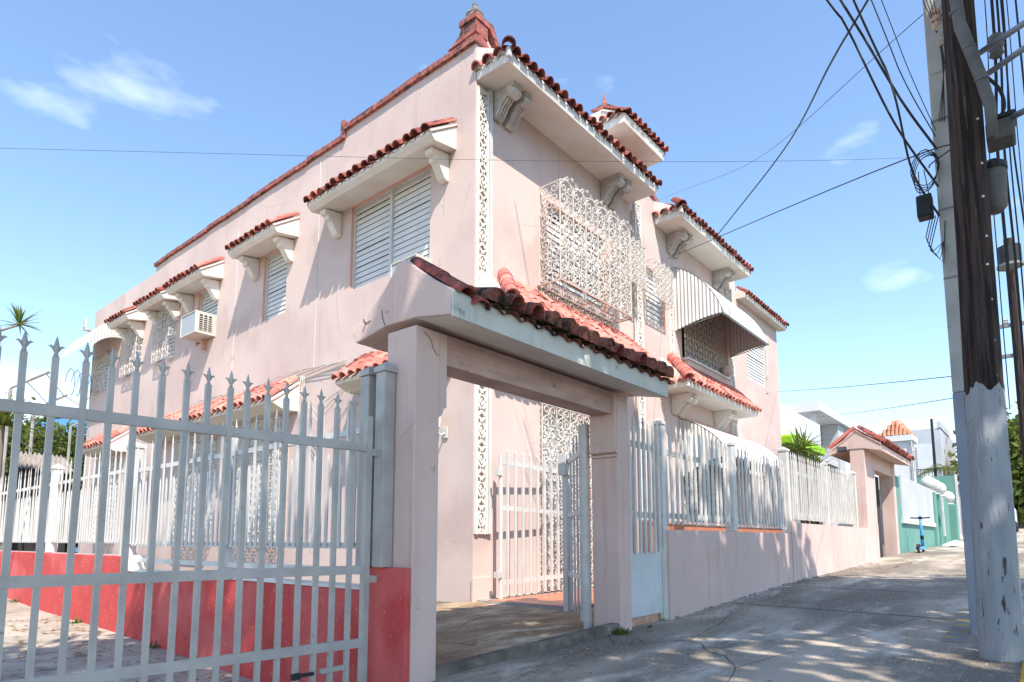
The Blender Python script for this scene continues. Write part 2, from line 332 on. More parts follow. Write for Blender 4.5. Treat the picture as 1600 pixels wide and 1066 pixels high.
def leaf_cloud(mb, c, rad, n, size, seed, clumps=26, flat=.0, spread=.30):
    """many leaf-sized faces in clumps through an ellipsoid"""
    rg = np.random.default_rng(seed); c = np.array(c); rad = np.array(rad)
    d = rg.normal(size=(clumps, 3)); d /= np.linalg.norm(d, axis=1)[:, None]
    cc = c+d*rad*(rg.uniform(.25, 1, (clumps, 1))**.5)*.85
    w_ = rg.uniform(.5, 1.4, clumps); idx = rg.choice(clumps, n, p=w_/w_.sum())
    p = cc[idx]+rg.normal(size=(n, 3))*rad*spread*(.5+.5*w_[idx][:, None])
    a = rg.normal(size=(n, 3)); a[:, 2] -= .3; a /= np.linalg.norm(a, axis=1)[:, None]
    b = np.cross(a, rg.normal(size=(n, 3))); b /= np.linalg.norm(b, axis=1)[:, None]
    s = size*rg.uniform(.6, 1.3, (n, 1))
    V = np.stack([p-a*s*.2, p+b*s*.28+a*s*.4, p+a*s, p-b*s*.28+a*s*.4], 1).reshape(-1, 3)
    o = len(mb.v); mb.v += [tuple(x) for x in V.tolist()]; mb.f += [(o+4*i, o+4*i+1, o+4*i+2, o+4*i+3) for i in range(n)]
    return mb
def blade(mb, p, d, L, wd, droop=.3, seg=4, rg=random):
    p = Vector(p); d = Vector(d).normalized(); side = d.cross(Vector((0, 0, 1)))
    if side.length < .05: side = Vector((1, 0, 0))
    side.normalize(); P = []
    for i in range(seg+1):
        f = i/seg; q = p+d*L*f+Vector((0, 0, -droop*L*f*f)); ww = wd*(1-f)**.7*(0.55+.45*min(1, f*4))
        nn = Vector((0, 0, .25*ww)); P.append([q-side*ww/2+nn, q, q+side*ww/2+nn])
    mb.grid(P); return mb

# ================================================================== GROUND
GX = [-60, -10, 0, 3.3, 7.1, 11.6, 19, 23, 36, 45, 60, 80, 140]
GZ = [-2.2, -1.45, -1.16, -1.0, -.935, -.745, -.555, -.40, -.15, .30, 1.5, 3.0, 7.0]
def gz(x): return float(np.interp(x, GX, GZ))
HX, HY, GY = 6.938, 6.524, 3.459
def strip(xs, y0, y1, dz, ny=1):
    mb = MB(); mb.grid([[(x, y0+(y1-y0)*j/ny, gz(x)+dz) for j in range(ny+1)] for x in xs]); mb.f = [f[::-1] for f in mb.f]; return mb
xs = [-60, -30, -10, -5] + [i*1.0 for i in range(-2, 60)] + [65, 70, 80, 100, 140]
mb = MB(); mb.grid([[(-900, -900, -2.6), (-900, 1200, -2.6)], [(1500, -900, -2.6), (1500, 1200, -2.6)]]); mb.f = [f[::-1] for f in mb.f]
tag(obj('ground', mb, M['earth']), kind='structure')
tag(obj('road', strip(xs, -9, .02, -.12), M['road']), kind='structure')
walk = tag(obj('pavement', strip(xs, .16, 3.62, 0, 4), M['walk']), kind='structure')
# far pavement and the ground beyond it
tag(obj('far_pavement', strip(xs, -13, -9, .0), M['walk']), kind='structure')
# kerb stones
kerb = obj('kerb', strip([-60, -30, -5, 1], .02, .16, .004), M['kerb']); tag(kerb, kind='structure')
for i in range(44):
    x0 = 1+i*1.0; x1 = x0+.985; zz = min(gz(x0), gz(x1))
    mb = MB(); mb.add([(x0, .01, gz(x0)-.14), (x1, .01, gz(x1)-.14), (x1, .20, gz(x1)-.14), (x0, .20, gz(x0)-.14), (x0, .02, gz(x0)+.012), (x1, .02, gz(x1)+.012), (x1, .20, gz(x1)+.012), (x0, .20, gz(x0)+.012)],
        [(0, 3, 2, 1), (4, 5, 6, 7), (0, 1, 5, 4), (1, 2, 6, 5), (2, 3, 7, 6), (3, 0, 4, 7)])
    obj('kerb_stone', mb, M['yellow'] if 4 <= i <= 12 else M['kerb'], kerb, bevel=.012)
# yellow paint worn across the pavement by the poles, and an expansion joint in each slab
mb = MB(); mb.grid([[(x, y, gz(x)+.005) for x in np.linspace(7.2, 9.6, 8)] for y in (.62, .80)])
obj('painted_line', mb, M['wornyellow'], walk)
for i, x in enumerate([8.6, 11.1, 13.4, 16.2, 19.5, 23.2]):
    obj('joint', MB().add([(x, .2, gz(x)+.004), (x+.25, 3.4, gz(x+.25)+.004), (x+.28, 3.4, gz(x+.28)+.004), (x+.03, .2, gz(x+.03)+.004)], [(3, 2, 1, 0)]), M['black'] if 0 else M['road'], walk)
# patio behind the gateway, the house yard, driveway
mb = MB(); Pp = []
for y in np.linspace(GY+.10, 6.6, 12):
    Pp.append([(x, y, -.90-.06*max(0, (5.2-y)/1.7)+.012*math.sin(3*x+2*y)*math.sin(4.1*y)-.02*max(0, (4.6-x))) for x in np.linspace(3.25, 9.4, 18)])
mb.grid(Pp); tag(obj('patio', mb, M['patio'], smooth=True), kind='structure')
yard = obj('yard', MB().add([(3.2, 6.55, -.93), (24, 6.55, -.93), (24, 40, -.7), (3.2, 40, -.7)], [(0, 1, 2, 3)]).add([(9.4, GY+.1, -.93), (24, GY+.1, -.7), (24, 6.55, -.7), (9.4, 6.55, -.93)], [(0, 1, 2, 3)]), M['earth'])
tag(yard, kind='structure')
def dz_(y): return -1.30+.026*(y-3.5)
mb = MB(); mb.grid([[(x, y, dz_(y)+.015*math.sin(1.7*x+y)) for y in np.linspace(3.4, 40, 40)] for x in np.linspace(-14, 3.1, 20)]); mb.f = [f[::-1] for f in mb.f]
drive = tag(obj('driveway', mb, M['drive'], smooth=True), kind='structure')
mb = MB(); mb.grid([[(x, y, (gz(x) if y < 3 else max(gz(x)-.02, dz_(3.4)))) for y in (3.3, 3.62)] for x in np.linspace(-14, 3.1, 8)])
# threshold sill under the gateway
th = obj('threshold', MB().add([(3.28, GY+.02, -1.10), (5.97, GY+.02, -1.0), (5.97, GY+.13, -1.0), (3.28, GY+.13, -1.10), (3.28, GY+.02, -.935), (5.97, GY+.02, -.862), (5.97, GY+.13, -.862), (3.28, GY+.13, -.935)],
     [(0, 3, 2, 1), (4, 5, 6, 7), (0, 1, 5, 4), (1, 2, 6, 5), (2, 3, 7, 6), (3, 0, 4, 7)]), M['sill'], bevel=.01); tag(th, kind='structure')
# terracotta floor tiles of the porch
porchf = obj('porch_floor', MB().box(7.0, 12.2, 4.78, HY, -1.0, -.872), M['kerb']); tag(porchf, kind='structure')
tm = mesh('floor_tile', MB().box(-.145, .145, -.145, .145, 0, .012), M['terra'])
for i in range(17):
    for j in range(5):
        x = 7.16+.30*i; y = 4.94+.30*j
        if y < HY-.1 and x < 12.1: inst('floor_tile', tm, (x, y, -.872+random.uniform(-.001, .001)), porchf)
# leaf litter on the driveway
mb = MB(); rg = random.Random(11)
for i in range(420):
    x = 3.0-abs(rg.gauss(0, .9))-.05; y = rg.uniform(4.2, 11); z = dz_(y)+.02; a = rg.uniform(0, 6.28); s = rg.uniform(.02, .05)
    mb.add([(x+s*math.cos(a), y+s*math.sin(a), z), (x-.3*s*math.sin(a), y+.3*s*math.cos(a), z+.012), (x-s*math.cos(a), y-s*math.sin(a), z), (x+.3*s*math.sin(a), y-.3*s*math.cos(a), z+.008)], [(0, 1, 2, 3)])
tag(obj('leaf_litter', mb, M['deadleaf']), 'dry brown leaves scattered on the driveway along the red wall', 'leaf litter', kind='stuff')

# ================================================================== THE PINK HOUSE
house = thing('pink_house', (14.5, 15, -.93), 'two-storey pink stucco house with clay tile eaves, white grilles and louvred windows', 'house')
def wall_holes(u0, u1, v0, v1, holes, voids, P, depth, nrm):
    """wall sheet with recessed openings. P(u, v, d): d = metres behind the face"""
    us = sorted({u0, u1, *[h[0] for h in holes+voids], *[h[1] for h in holes+voids]}); us = [u for u in us if u0 <= u <= u1]
    vs_ = sorted({v0, v1, *[h[2] for h in holes+voids], *[h[3] for h in holes+voids]}); vs_ = [v for v in vs_ if v0 <= v <= v1]
    a, b = MB(), []
    for i in range(len(us)-1):
        for j in range(len(vs_)-1):
            cu, cv = (us[i]+us[i+1])/2, (vs_[j]+vs_[j+1])/2
            if any(h[0] < cu < h[1] and h[2] < cv < h[3] for h in holes+voids): continue
            a.add([P(us[i], vs_[j], 0), P(us[i+1], vs_[j], 0), P(us[i+1], vs_[j+1], 0), P(us[i], vs_[j+1], 0)], [(0, 1, 2, 3)])
    for h in holes:
        q = [(h[0], h[2]), (h[1], h[2]), (h[1], h[3]), (h[0], h[3])]
        b.append(MB())
        for k in range(4):
            s, e = q[k], q[(k+1) % 4]
            b[-1].add([P(*s, 0), P(*e, 0), P(*e, depth), P(*s, depth)], [(0, 1, 2, 3)])
    return a, b
# left facade (plane x = HX); openings (y0, y1, z0, z1)
LW = {1: (7.56, 9.78, 4.72, 6.40), 2: (12.05, 13.02, 4.85, 6.36), 3: (15.2, 16.3, 4.95, 6.36), 4: (17.65, 18.65, 4.95, 6.36), 5: (19.92, 21.0, 4.92, 6.36), 6: (22.5, 23.75, 4.85, 6.1),
      7: (7.75, 8.95, .2, 2.45), 8: (11.75, 13.45, .2, 2.45), 9: (14.9, 16.6, .2, 2.45), 10: (21.0, 22.4, .2, 2.45)}
a, b = wall_holes(HY, 24.2, -1.2, 8.55, list(LW.values()), [(10.07, 24.2, 7.93, 8.55), (19.2, 24.2, 7.74, 7.93), (HY, 10.07, 8.085, 8.55)], lambda u, v, d: (HX+d, u, v), .16, 0)
# curved rise of the parapet at the corner
a2 = MB().box(HX-.03, HX+.26, HY-.03, 6.80, 8.27, 8.50).prism([(6.801, 8.27), (7.16, 8.27), (7.02, 8.31), (6.90, 8.39), (6.84, 8.50), (6.801, 8.50)], 'x', HX-.02, HX+.24)
a.f = [f[::-1] for f in a.f]
wl_ = obj('side_wall', a, M['pink'], house)
for r_ in b: obj('reveal', r_, M['pinkd'], wl_)
obj('corner_pedestal', a2, M['coping'], house)
# front facade (plane y = HY); openings (x0, x1, z0, z1)
FWN = {'cage': (8.85, 10.9, 4.62, 6.2), 'small': (12.62, 13.55, 5.0, 6.25), 'balcony': (14.45, 17.1, 4.5, 6.35), 'c': (19.05, 20.75, 4.9, 6.3), 'door': (8.7, 10.2, -.86, 2.32), 'porch': (14.3, 17.6, -.8, 3.0), 'slit': (11.35, 11.85, 5.05, 6.2)}
a, b = wall_holes(HX, 22.05, -1.2, 8.085, list(FWN.values()), [(18.25, 22.05, 7.35, 8.085)], lambda u, v, d: (u, HY+d, v), .2, 0)
a.f = [f for f in a.f]; wf = obj('front_wall', a, M['pink'], house); 
for r_ in b: obj('reveal', r_, M['pinkd'], wf)
obj('parapet_front', MB().prism([(HX+.002, 8.06), (HX+.002, 8.50), (7.12, 8.46), (7.25, 8.30), (7.45, 8.14), (7.6, 8.07)], 'y', HY+.001, HY+.25), M['pink'], house)
# inner core: dark rooms behind openings, roof deck, far and back walls
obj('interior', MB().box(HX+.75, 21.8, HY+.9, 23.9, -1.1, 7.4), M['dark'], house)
obj('roof_deck', MB().box(HX+.2, 21.9, HY+.2, 24.1, 7.42, 7.6), M['cream'], house)
obj('end_wall', MB().box(21.85, 22.05, HY+.002, 24.2, -1.2, 7.35), M['pink'], house)
obj('back_wall', MB().box(HX+.002, 21.84, 24.0, 24.2, -1.2, 7.74), M['pink'], house)
# inside lining so that parapets have thickness
obj('parapet_back', MB().box(HX+.20, HX+.24, 7.2, 19.2, 7.61, 7.92).box(HX+.20, HX+.24, 19.21, 24.0, 7.61, 7.73), M['pink'], house)
# red coping pieces along the parapet
cp = bpy.data.objects.new('coping', None); link(cp, (HX, 13, 7.95), house)
def coping(y0, y1, z):
    n = round((y1-y0)/.42); s = (y1-y0)/n
    for i in range(n):
        ya, yb = y0+i*s, y0+(i+1)*s-.008; q = random.uniform(-.02, .02)
        mb = MB().prism([(HX-.06, z+q), (HX+.28, z+q), (HX+.28, z+.08+q), (HX+.10, z+.185+q), (HX-.06, z+.10+q)], 'y', ya, yb)
        obj('coping_tile', mb, M['coping'], cp)
coping(10.12, 19.25, 7.93); coping(HY-.04, 10.05, 8.085)
obj('coping_step', MB().box(HX-.07, HX+.28, 10.03, 10.13, 7.93, 8.30), M['coping'], cp)
# corner: red curved cap in both directions and a stone finial
prof = [(7.24, 8.085), (7.12, 8.17), (6.99, 8.32), (6.87, 8.50), (6.87, 8.62), (6.80, 8.66), (6.93, 8.56)]
capL = [(7.26, 8.085), (7.13, 8.17), (7.0, 8.32), (6.885, 8.50), (6.885, 8.66), (6.97, 8.66), (7.03, 8.48), (7.12, 8.36), (7.26, 8.27)]
obj('corner_cap', MB().prism([(HY-.05, 8.502), (6.86, 8.502), (6.86, 8.60), (HY-.05, 8.60)], 'x', HX-.06, HX+.3)
    .prism([(HX+.28, 8.60), (HX+.30, 8.48), (7.36, 8.30), (7.55, 8.13), (7.75, 8.06), (7.75, 8.20), (7.56, 8.27), (7.42, 8.40), (7.30, 8.60)], 'y', HY-.06, HY+.27), M['coping'], cp)
fin = obj('finial', MB().lathe([(.10, 0), (.15, .02), (.165, .05), (.12, .075), (.155, .11), (.15, .14), (.07, .165), (.04, .19), (.065, .22), (.07, .25), (.035, .28), (.03, .31), (.045, .33), (.004, .37)], (HX+.12, HY+.14, 8.60), 14), M['stone'], house, smooth=True)

# ---- stepped corbels and window canopies of the left facade
def canopy(y0, y1, zb=6.345, d=.56, zt=6.88, n=None, kind='tiled', courses=1):
    c = obj('window_canopy', MB().prism([(HX-.002, zb+.06), (HX-d+.08, zb-.02), (HX-d, zb+.05), (HX-d-.02, zb+.13), (HX-.002, zt)], 'y', y0, y1), M['cream'], house)
    for yy in (y0+.16, y1-.34):
        obj('corbel', MB().prism([(HX-.002, zb+.03), (HX-.40, zb-.015), (HX-.40, zb-.09), (HX-.36, zb-.12), (HX-.32, zb-.11), (HX-.30, zb-.20), (HX-.25, zb-.21), (HX-.11, zb-.42), (HX-.06, zb-.45), (HX-.002, zb-.45)], 'y', yy, yy+.17), M['cream'], c, bevel=.012)
    dn = Vector((-(d+.02), 0, (zb+.13)-zt)).normalized(); L = math.hypot(d+.02, zt-zb-.13)
    tile_slope(c, (HX, y0-.02, zt+.01), (0, 1, 0), dn, y1-y0+.04, L, courses, kind=kind, over=.05, rng=random.Random(int(y0*10)))
    obj('edge_mortar', MB().prism([(HX-.02, zt+.02), (HX-d-.03, zb+.16), (HX-d-.03, zb+.19), (HX-.02, zt+.06)], 'y', y0-.025, y0+.05), M['tile'], c)
    return c
canopy(6.95, 10.42); canopy(11.64, 13.58); canopy(14.97, 16.92); canopy(17.22, 18.85); canopy(19.64, 21.1)
def low_canopy(y0, y1):
    zb, d, zt = 2.62, .60, 3.24
    c = obj('lower_canopy', MB().prism([(HX-.002, zb-.02), (HX-.34, zb-.03), (HX-d, zb+.08), (HX-d-.02, zb+.15), (HX-.002, zt)], 'y', y0, y1), M['cream'], house)
    dn = Vector((-(d+.02), 0, (zb+.15)-zt)).normalized(); L = math.hypot(d+.02, zt-zb-.15)
    tile_slope(c, (HX, y0-.02, zt+.01), (0, 1, 0), dn, y1-y0+.04, L, 3, sp=.235, over=.05, kind='tile', rng=random.Random(int(y0*10)))
    return c
low_canopy(20.45, 22.6); low_canopy(11.37, 18.15); low_canopy(7.0, 9.25)

# ---- louvred windows
def louvre(P, u0, u1, v0, v1, n, leaves=1, d=.11, open_=.35, name='window'):
    """P(u, v, d) -> point; jalousie slats in a white frame"""
    def bx(mb, ua, ub, va, vb, da, db):
        q = [P(ua, va, da), P(ub, va, da), P(ub, vb, da), P(ua, vb, da), P(ua, va, db), P(ub, va, db), P(ub, vb, db), P(ua, vb, db)]
        x = [min(p[i] for p in q) for i in range(3)]; y = [max(p[i] for p in q) for i in range(3)]
        return mb.box(x[0], y[0], x[1], y[1], x[2], y[2])
    f = .035; mb = MB()
    bx(mb, u0, u0+f, v0, v1, d-.05, d+.05); bx(mb, u1-f, u1, v0, v1, d-.05, d+.05); bx(mb, u0+f, u1-f, v0, v0+f, d-.05, d+.05); bx(mb, u0+f, u1-f, v1-f, v1, d-.05, d+.05)
    lw = (u1-u0-2*f)/leaves
    for k in range(1, leaves): bx(mb, u0+f+k*lw-.03, u0+f+k*lw+.03, v0+f, v1-f, d-.052, d+.048)
    wdw = obj(name, mb, M['white'], house)
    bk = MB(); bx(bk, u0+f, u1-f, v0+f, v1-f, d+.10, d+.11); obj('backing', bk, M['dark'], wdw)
    sh = (v1-v0-2*f)/n
    for k in range(leaves):
        ua, ub = u0+f+k*lw+(.032 if k else 0), u0+f+(k+1)*lw-(.032 if k < leaves-1 else 0)
        for j in range(n):
            va = v0+f+j*sh; o_ = open_*(random.uniform(.6, 1.4) if random.random() < .8 else random.uniform(2.2, 4.2))
            k_ = 1.0 if open_ > .6 else .22; pr = [(va+.004, d-.004-.05*o_*k_), (va+.012, d-.010-.05*o_*k_), (va+sh*.995, d+.020*k_), (va+sh*.995-.008, d+.008+.022*k_)]
            q = [P(ua, v, e) for v, e in pr]+[P(ub, v, e) for v, e in pr]
            obj('slat', MB().add(q, [(0, 1, 2, 3), (7, 6, 5, 4), (0, 4, 5, 1), (1, 5, 6, 2), (2, 6, 7, 3), (3, 7, 4, 0)]), M['slat'], wdw)
    return wdw
PL = lambda u, v, d: (HX+d, u, v)
PF = lambda u, v, d: (u, HY+d, v)
louvre(PL, *LW[1], 15, 2); louvre(PL, *LW[2], 14); louvre(PL, 15.2, 16.3, 5.56, 6.36, 8); louvre(PL, *LW[6], 10)
for k in (4, 5): louvre(PL, *LW[k], 12)
for k in (7, 8, 9, 10): louvre(PL, *LW[k], 16, 2, d=.13)
louvre(PF, *FWN['cage'], 13, 3, d=.12, open_=.55); louvre(PF, *FWN['c'], 14, 1, d=.06); louvre(PF, *FWN['slit'], 10); louvre(PF, *FWN['small'], 10, open_=.2); louvre(PF, *FWN['door'], 20, 2, d=.15)
obj('window_frame_strip', MB().box(20.75, 20.86, HY-.03, HY-.003, 4.75, 6.35), M['soot'], house)
# panel below the air conditioner
obj('infill_panel', MB().box(HX+.03, HX+.07, 15.2, 16.3, 4.95, 5.0), M['pinkd'], house)

# ---- wrought-iron cages
def cage_L(y0, y1, z0, z1, d, name='window_grille'):
    mb = MB(); x = HX-d
    scroll_panel(mb, (x, y1, z0), (0, -1, 0), (0, 0, 1), y1-y0, z1-z0, .17, .011, .009)
    for yy in (y0, y1): scroll_panel(mb, (HX, yy, z0), (-1, 0, 0), (0, 0, 1), d, z1-z0, .17, .009, .008)
    g = obj(name, mb, M['grille'], house)
    return g
cage_L(17.62, 18.68, 4.9, 6.3, .16); cage_L(19.9, 21.05, 4.9, 6.32, .16)
cage_L(7.70, 9.0, .0, 2.5, .22); cage_L(11.7, 13.5, -.05, 2.5, .22); cage_L(14.85, 16.65, -.05, 2.5, .22); cage_L(20.95, 22.45, 0, 2.5, .22); cage_L(22.5, 23.75, 4.8, 6.05, .12)
# big projecting cage over the porch
CY_ = 6.07
def crest(a, w=2.47): return 1.83+.06*math.sin(a/w*math.pi*6)**2
mb = MB(); scroll_panel(mb, (8.63, CY_, 4.5), (1, 0, 0), (0, 0, 1), 2.47, 1.83, .205, .014, .0135, top=crest)
for xx in (8.63, 11.10): scroll_panel(mb, (xx, HY, 4.5), (0, -1, 0), (0, 0, 1), HY-CY_, 1.82, .2, .013, .012)
bc = obj('bay_grille', mb, M['grille'], house)
mb = MB()
for k in range(5):                           # curled crest along the top rail
    x0 = 8.75+k*.5; zc = 4.5+1.86
    mb.tube([(x0+.25*math.cos(math.pi*t/8)+.25, CY_, zc+.10*math.sin(math.pi*t/8)) for t in range(9)], .012, 5)
    for s_ in (-1, 1): mb.tube([(x0+.25+s_*.16+p[0], CY_, zc+.06+p[1]) for p in spiral((0, 0), .055, 1.3, math.pi/2, s_)], .010, 4)
    mb.tube([(x0+.25+p[0], CY_-.01, zc+.11+p[1]) for p in spiral((0, 0), .035, 1.3, 0, 1)], .010, 4)
obj('crest', mb, M['grille'], bc)
mb = MB()
for z in (4.47,): 
    mb.tube([(8.56, HY, z), (8.60, CY_-.03, z), (11.12, CY_-.03, z), (11.14, HY, z)], .013, 5); mb.tube([(8.58, HY-.02, z), (11.12, HY-.02, z)], .022, 5)
mb.tube([(8.62, HY-.25, 4.47), (11.12, HY-.25, 4.47)], .010, 4); mb.tube([(9.85, HY, 4.47), (9.85, CY_-.03, 4.47)], .011, 4)
obj('planter_rack', mb, M['rust'], bc)
mb = MB(); scroll_panel(mb, (8.60, HY-.06, 4.03), (1, 0, 0), (0, 0, 1), 2.5, .42, .2, .010, .010); obj('shadow_scrolls', mb, M['grille'], bc)  # added scrollwork, modelled after the cage's shadow pattern on the wall
def cage_F(x0, x1, z0, z1, d, name='window_grille', cell=.15):
    mb = MB(); y = HY-d
    scroll_panel(mb, (x0, y, z0), (1, 0, 0), (0, 0, 1), x1-x0, z1-z0, cell, .012, .012)
    for xx in (x0, x1): scroll_panel(mb, (xx, HY, z0), (0, -1, 0), (0, 0, 1), d, z1-z0, cell, .009, .008)
    for k in range(max(1, int((x1-x0)/.22))): mb.tube([(x0+.12+k*.22+p[0], y, z1+.03+p[1]) for p in spiral((0, 0), .045, 1.3, 0, 1)], .010, 4)
    return obj(name, mb, M['grille'], house)
cage_F(11.28, 11.9, 5.35, 6.28, .38); cage_F(12.35, 13.35, 5.38, 6.22, .33)
cage_F(8.6, 10.3, -.82, 2.36, .06, 'door_grille', .2)
# ---- pierced lattice strips
def lattice(x0, x1, z0, z1, per=.46):
    mb = MB(); y0, y1 = HY-.05, HY-.004; w_ = x1-x0; cx = (x0+x1)/2
    mb.box(x0, x0+.045, y0, y1, z0, z1); mb.box(x1-.045, x1, y0, y1, z0, z1)
    n = round((z1-z0)/per); h = (z1-z0)/n; hw = w_/2-.03
    y = (y0+y1)/2
    for i in range(n):
        za = z0+i*h; zm = za+h/2
        def T(pts, closed=False): mb.tube([(px, y, pz) for px, pz in pts], .025, 4, closed=closed)
        T([(cx+hw*.78*math.cos(q*math.pi/5), zm+h*.25*math.sin(q*math.pi/5)) for q in range(10)], True)
        T([(cx, zm+h*.12), (cx+hw*.36, zm), (cx, zm-h*.12), (cx-hw*.36, zm)], True)
        T([(x0+.03, za), (cx-hw*.3, za+h*.10), (cx, za+h*.25)]); T([(x1-.03, za), (cx+hw*.3, za+h*.10), (cx, za+h*.25)])
        T([(x0+.03, za+h), (cx-hw*.3, za+h*.90), (cx, za+h*.75)]); T([(x1-.03, za+h), (cx+hw*.3, za+h*.90), (cx, za+h*.75)])
        T([(x0+.03, za+h*.5), (cx-hw*.7, zm)]); T([(x1-.03, za+h*.5), (cx+hw*.7, zm)])
    mb.box(x0+.046, x1-.046, y0+.01, y1, z0, z0+.03); mb.box(x0+.046, x1-.046, y0+.01, y1, z1-.03, z1)
    return obj('lattice_strip', mb, M['cream'], house)
lattice(6.95, 7.215, .10, 7.32); lattice(12.10, 12.38, -.1, 7.6); lattice(13.72, 13.95, 3.9, 5.9); lattice(17.45, 17.85, 3.7, 7.3); lattice(17.5, 17.85, -.1, 3.3)
obj('corner_rib', MB().box(7.225, 7.30, HY-.06, HY-.003, .1, 7.40), M['white'], house)
obj('rain_pipe', MB().tube([(12.0, HY-.04, 7.3), (12.0, HY-.05, 2.4)], .02, 6), M['soot'], house)
obj('plinth', MB().box(HX-.03, HX+.4, HY-.035, HY-.004, -1.0, -.55), M['pink'], house)

# ---- big eaves of the street front
def scroll_bracket(parent, x, zt, d=.46, wd=.2, m='soot'):
    """S-scroll bracket under a soffit, with fluted face"""
    pr = [(HY-.003, zt-.002), (HY-d, zt-.002), (HY-d, zt-.05), (HY-d+.05, zt-.07), (HY-d-.02, zt-.11), (HY-d-.01, zt-.18), (HY-d+.06, zt-.21), (HY-d+.15, zt-.19), (HY-.19, zt-.30), (HY-.12, zt-.42), (HY-.05, zt-.47), (HY-.003, zt-.45)]
    b = obj('bracket', MB().prism(pr, 'x', x, x+wd), M[m], parent, bevel=.01)
    mb = MB()
    for k in range(3):
        xx = x+wd*(.25+.25*k); mb.tube([(xx, HY-d+.14, zt-.20), (xx, HY-.20, zt-.305), (xx, HY-.13, zt-.42)], .016, 5)
    obj('flute', mb, M[m], b)
    return b
def eave(x0, x1, zs, y_out=5.85, h=.17, kind='tiled', brackets=(), hip=True, rise=.42):
    e = obj('eave', MB().prism([(HY-.003, zs), (y_out, zs), (y_out-.02, zs+h*.6), (y_out-.02, zs+h), (HY-.003, zs+h+rise)], 'x', x0, x1), M['cream'], house)
    L = math.hypot(HY-y_out+.02, rise); dn = Vector((0, -(HY-y_out+.02), -rise)).normalized()
    tile_slope(e, (x0, HY, zs+h+rise+.01), (1, 0, 0), dn, x1-x0+.06, L, 1, kind=kind, over=.07, hipl=.4 if hip else 0, rng=random.Random(int(x0*10)))
    if hip:
        dn2 = Vector((-.4, 0, -rise*.62)).normalized()
        tile_slope(e, (x0+.40, y_out+.02, zs+h+rise*.62+.005), (0, 1, 0), dn2, HY-y_out+.04, math.hypot(.4, rise*.62), 1, kind=kind, over=.06, jit=.008)
        p = Vector((x0+.36, HY-.36, zs+h+rise*.9)); q = Vector((x0-.02, y_out-.03, zs+h+.02)); dv = (q-p); n = Vector((-.4, -.4, 1)).normalized(); dv2 = dv.normalized(); r_ = dv2.cross(n).normalized(); n2 = r_.cross(dv2)
        inst('hip_tile', TILE[kind], p+n2*.04, e, basis(r_, dv2, n2), (1.25, dv.length*1.05, 1.25))
        obj('corner_stop', MB().prism([(x0-.03, zs+.05), (x0+.05, zs+.05), (x0+.05, zs+h+.06), (x0-.03, zs+h+.06)], 'y', y_out-.05, y_out+.03), M['white'], e, bevel=.02)
    for bx_ in brackets:
        for k in range(2): scroll_bracket(e, bx_+k*.30, zs)
    return e
eave(6.955, 11.92, 7.43, brackets=(7.34, 10.72)); eave(13.12, 17.6, 7.43, brackets=(13.75, 16.55)); eave(18.3, 22.25, 7.16, y_out=6.26, h=.14, hip=False, rise=.2)
# ---- stair tower between the two eaves
tw = obj('stair_tower', MB().box(11.80, 13.50, 6.95, 9.2, 7.5, 9.24), M['pinkd'], house)
obj('tower_canopy', MB().prism([(6.95, 9.18), (6.42, 9.18), (6.38, 9.36), (6.95, 9.72), (9.2, 9.72), (9.2, 9.18)], 'x', 11.60, 13.50), M['cream'], tw)
tile_slope(tw, (11.58, 6.97, 9.74), (1, 0, 0), Vector((0, -.59, -.34)), 1.98, .68, 1, kind='tiled', over=.06)
tile_slope(tw, (11.60+.3, 6.40, 9.60), (0, 1, 0), Vector((-.34, 0, -.2)), .62, .38, 1, kind='tiled', over=.06)
obj('spire', MB().lathe([(.13, 0), (.13, .04), (.09, .05), (.005, .42)], (11.75, 7.0, 9.80), 4), M['coping'], tw)
obj('ridge_cap', MB().prism([(6.5, 9.55), (6.9, 9.86), (7.3, 9.86), (7.0, 9.74), (6.5, 9.40)], 'x', 11.62, 11.78), M['coping'], tw)
tp_ = obj('tower_parapet', MB().prism([(12.3, 7.6), (13.3, 7.6), (13.3, 8.02), (12.8, 8.10), (12.55, 8.35), (12.5, 8.62), (12.3, 8.62)], 'y', HY+.03, HY+.3), M['pinkd'], house)
obj('cap', MB().prism([(13.32, 8.02), (12.82, 8.10), (12.57, 8.35), (12.5, 8.62), (12.28, 8.62), (12.28, 8.70), (12.58, 8.70), (12.66, 8.40), (12.86, 8.20), (13.32, 8.12)], 'y', HY-.04, HY+.33), M['coping'], tp_)
obj('aerial', MB().tube([(15.2, 7.4, 7.5), (15.2, 7.4, 9.15)], .012, 5), M['steel'], house)
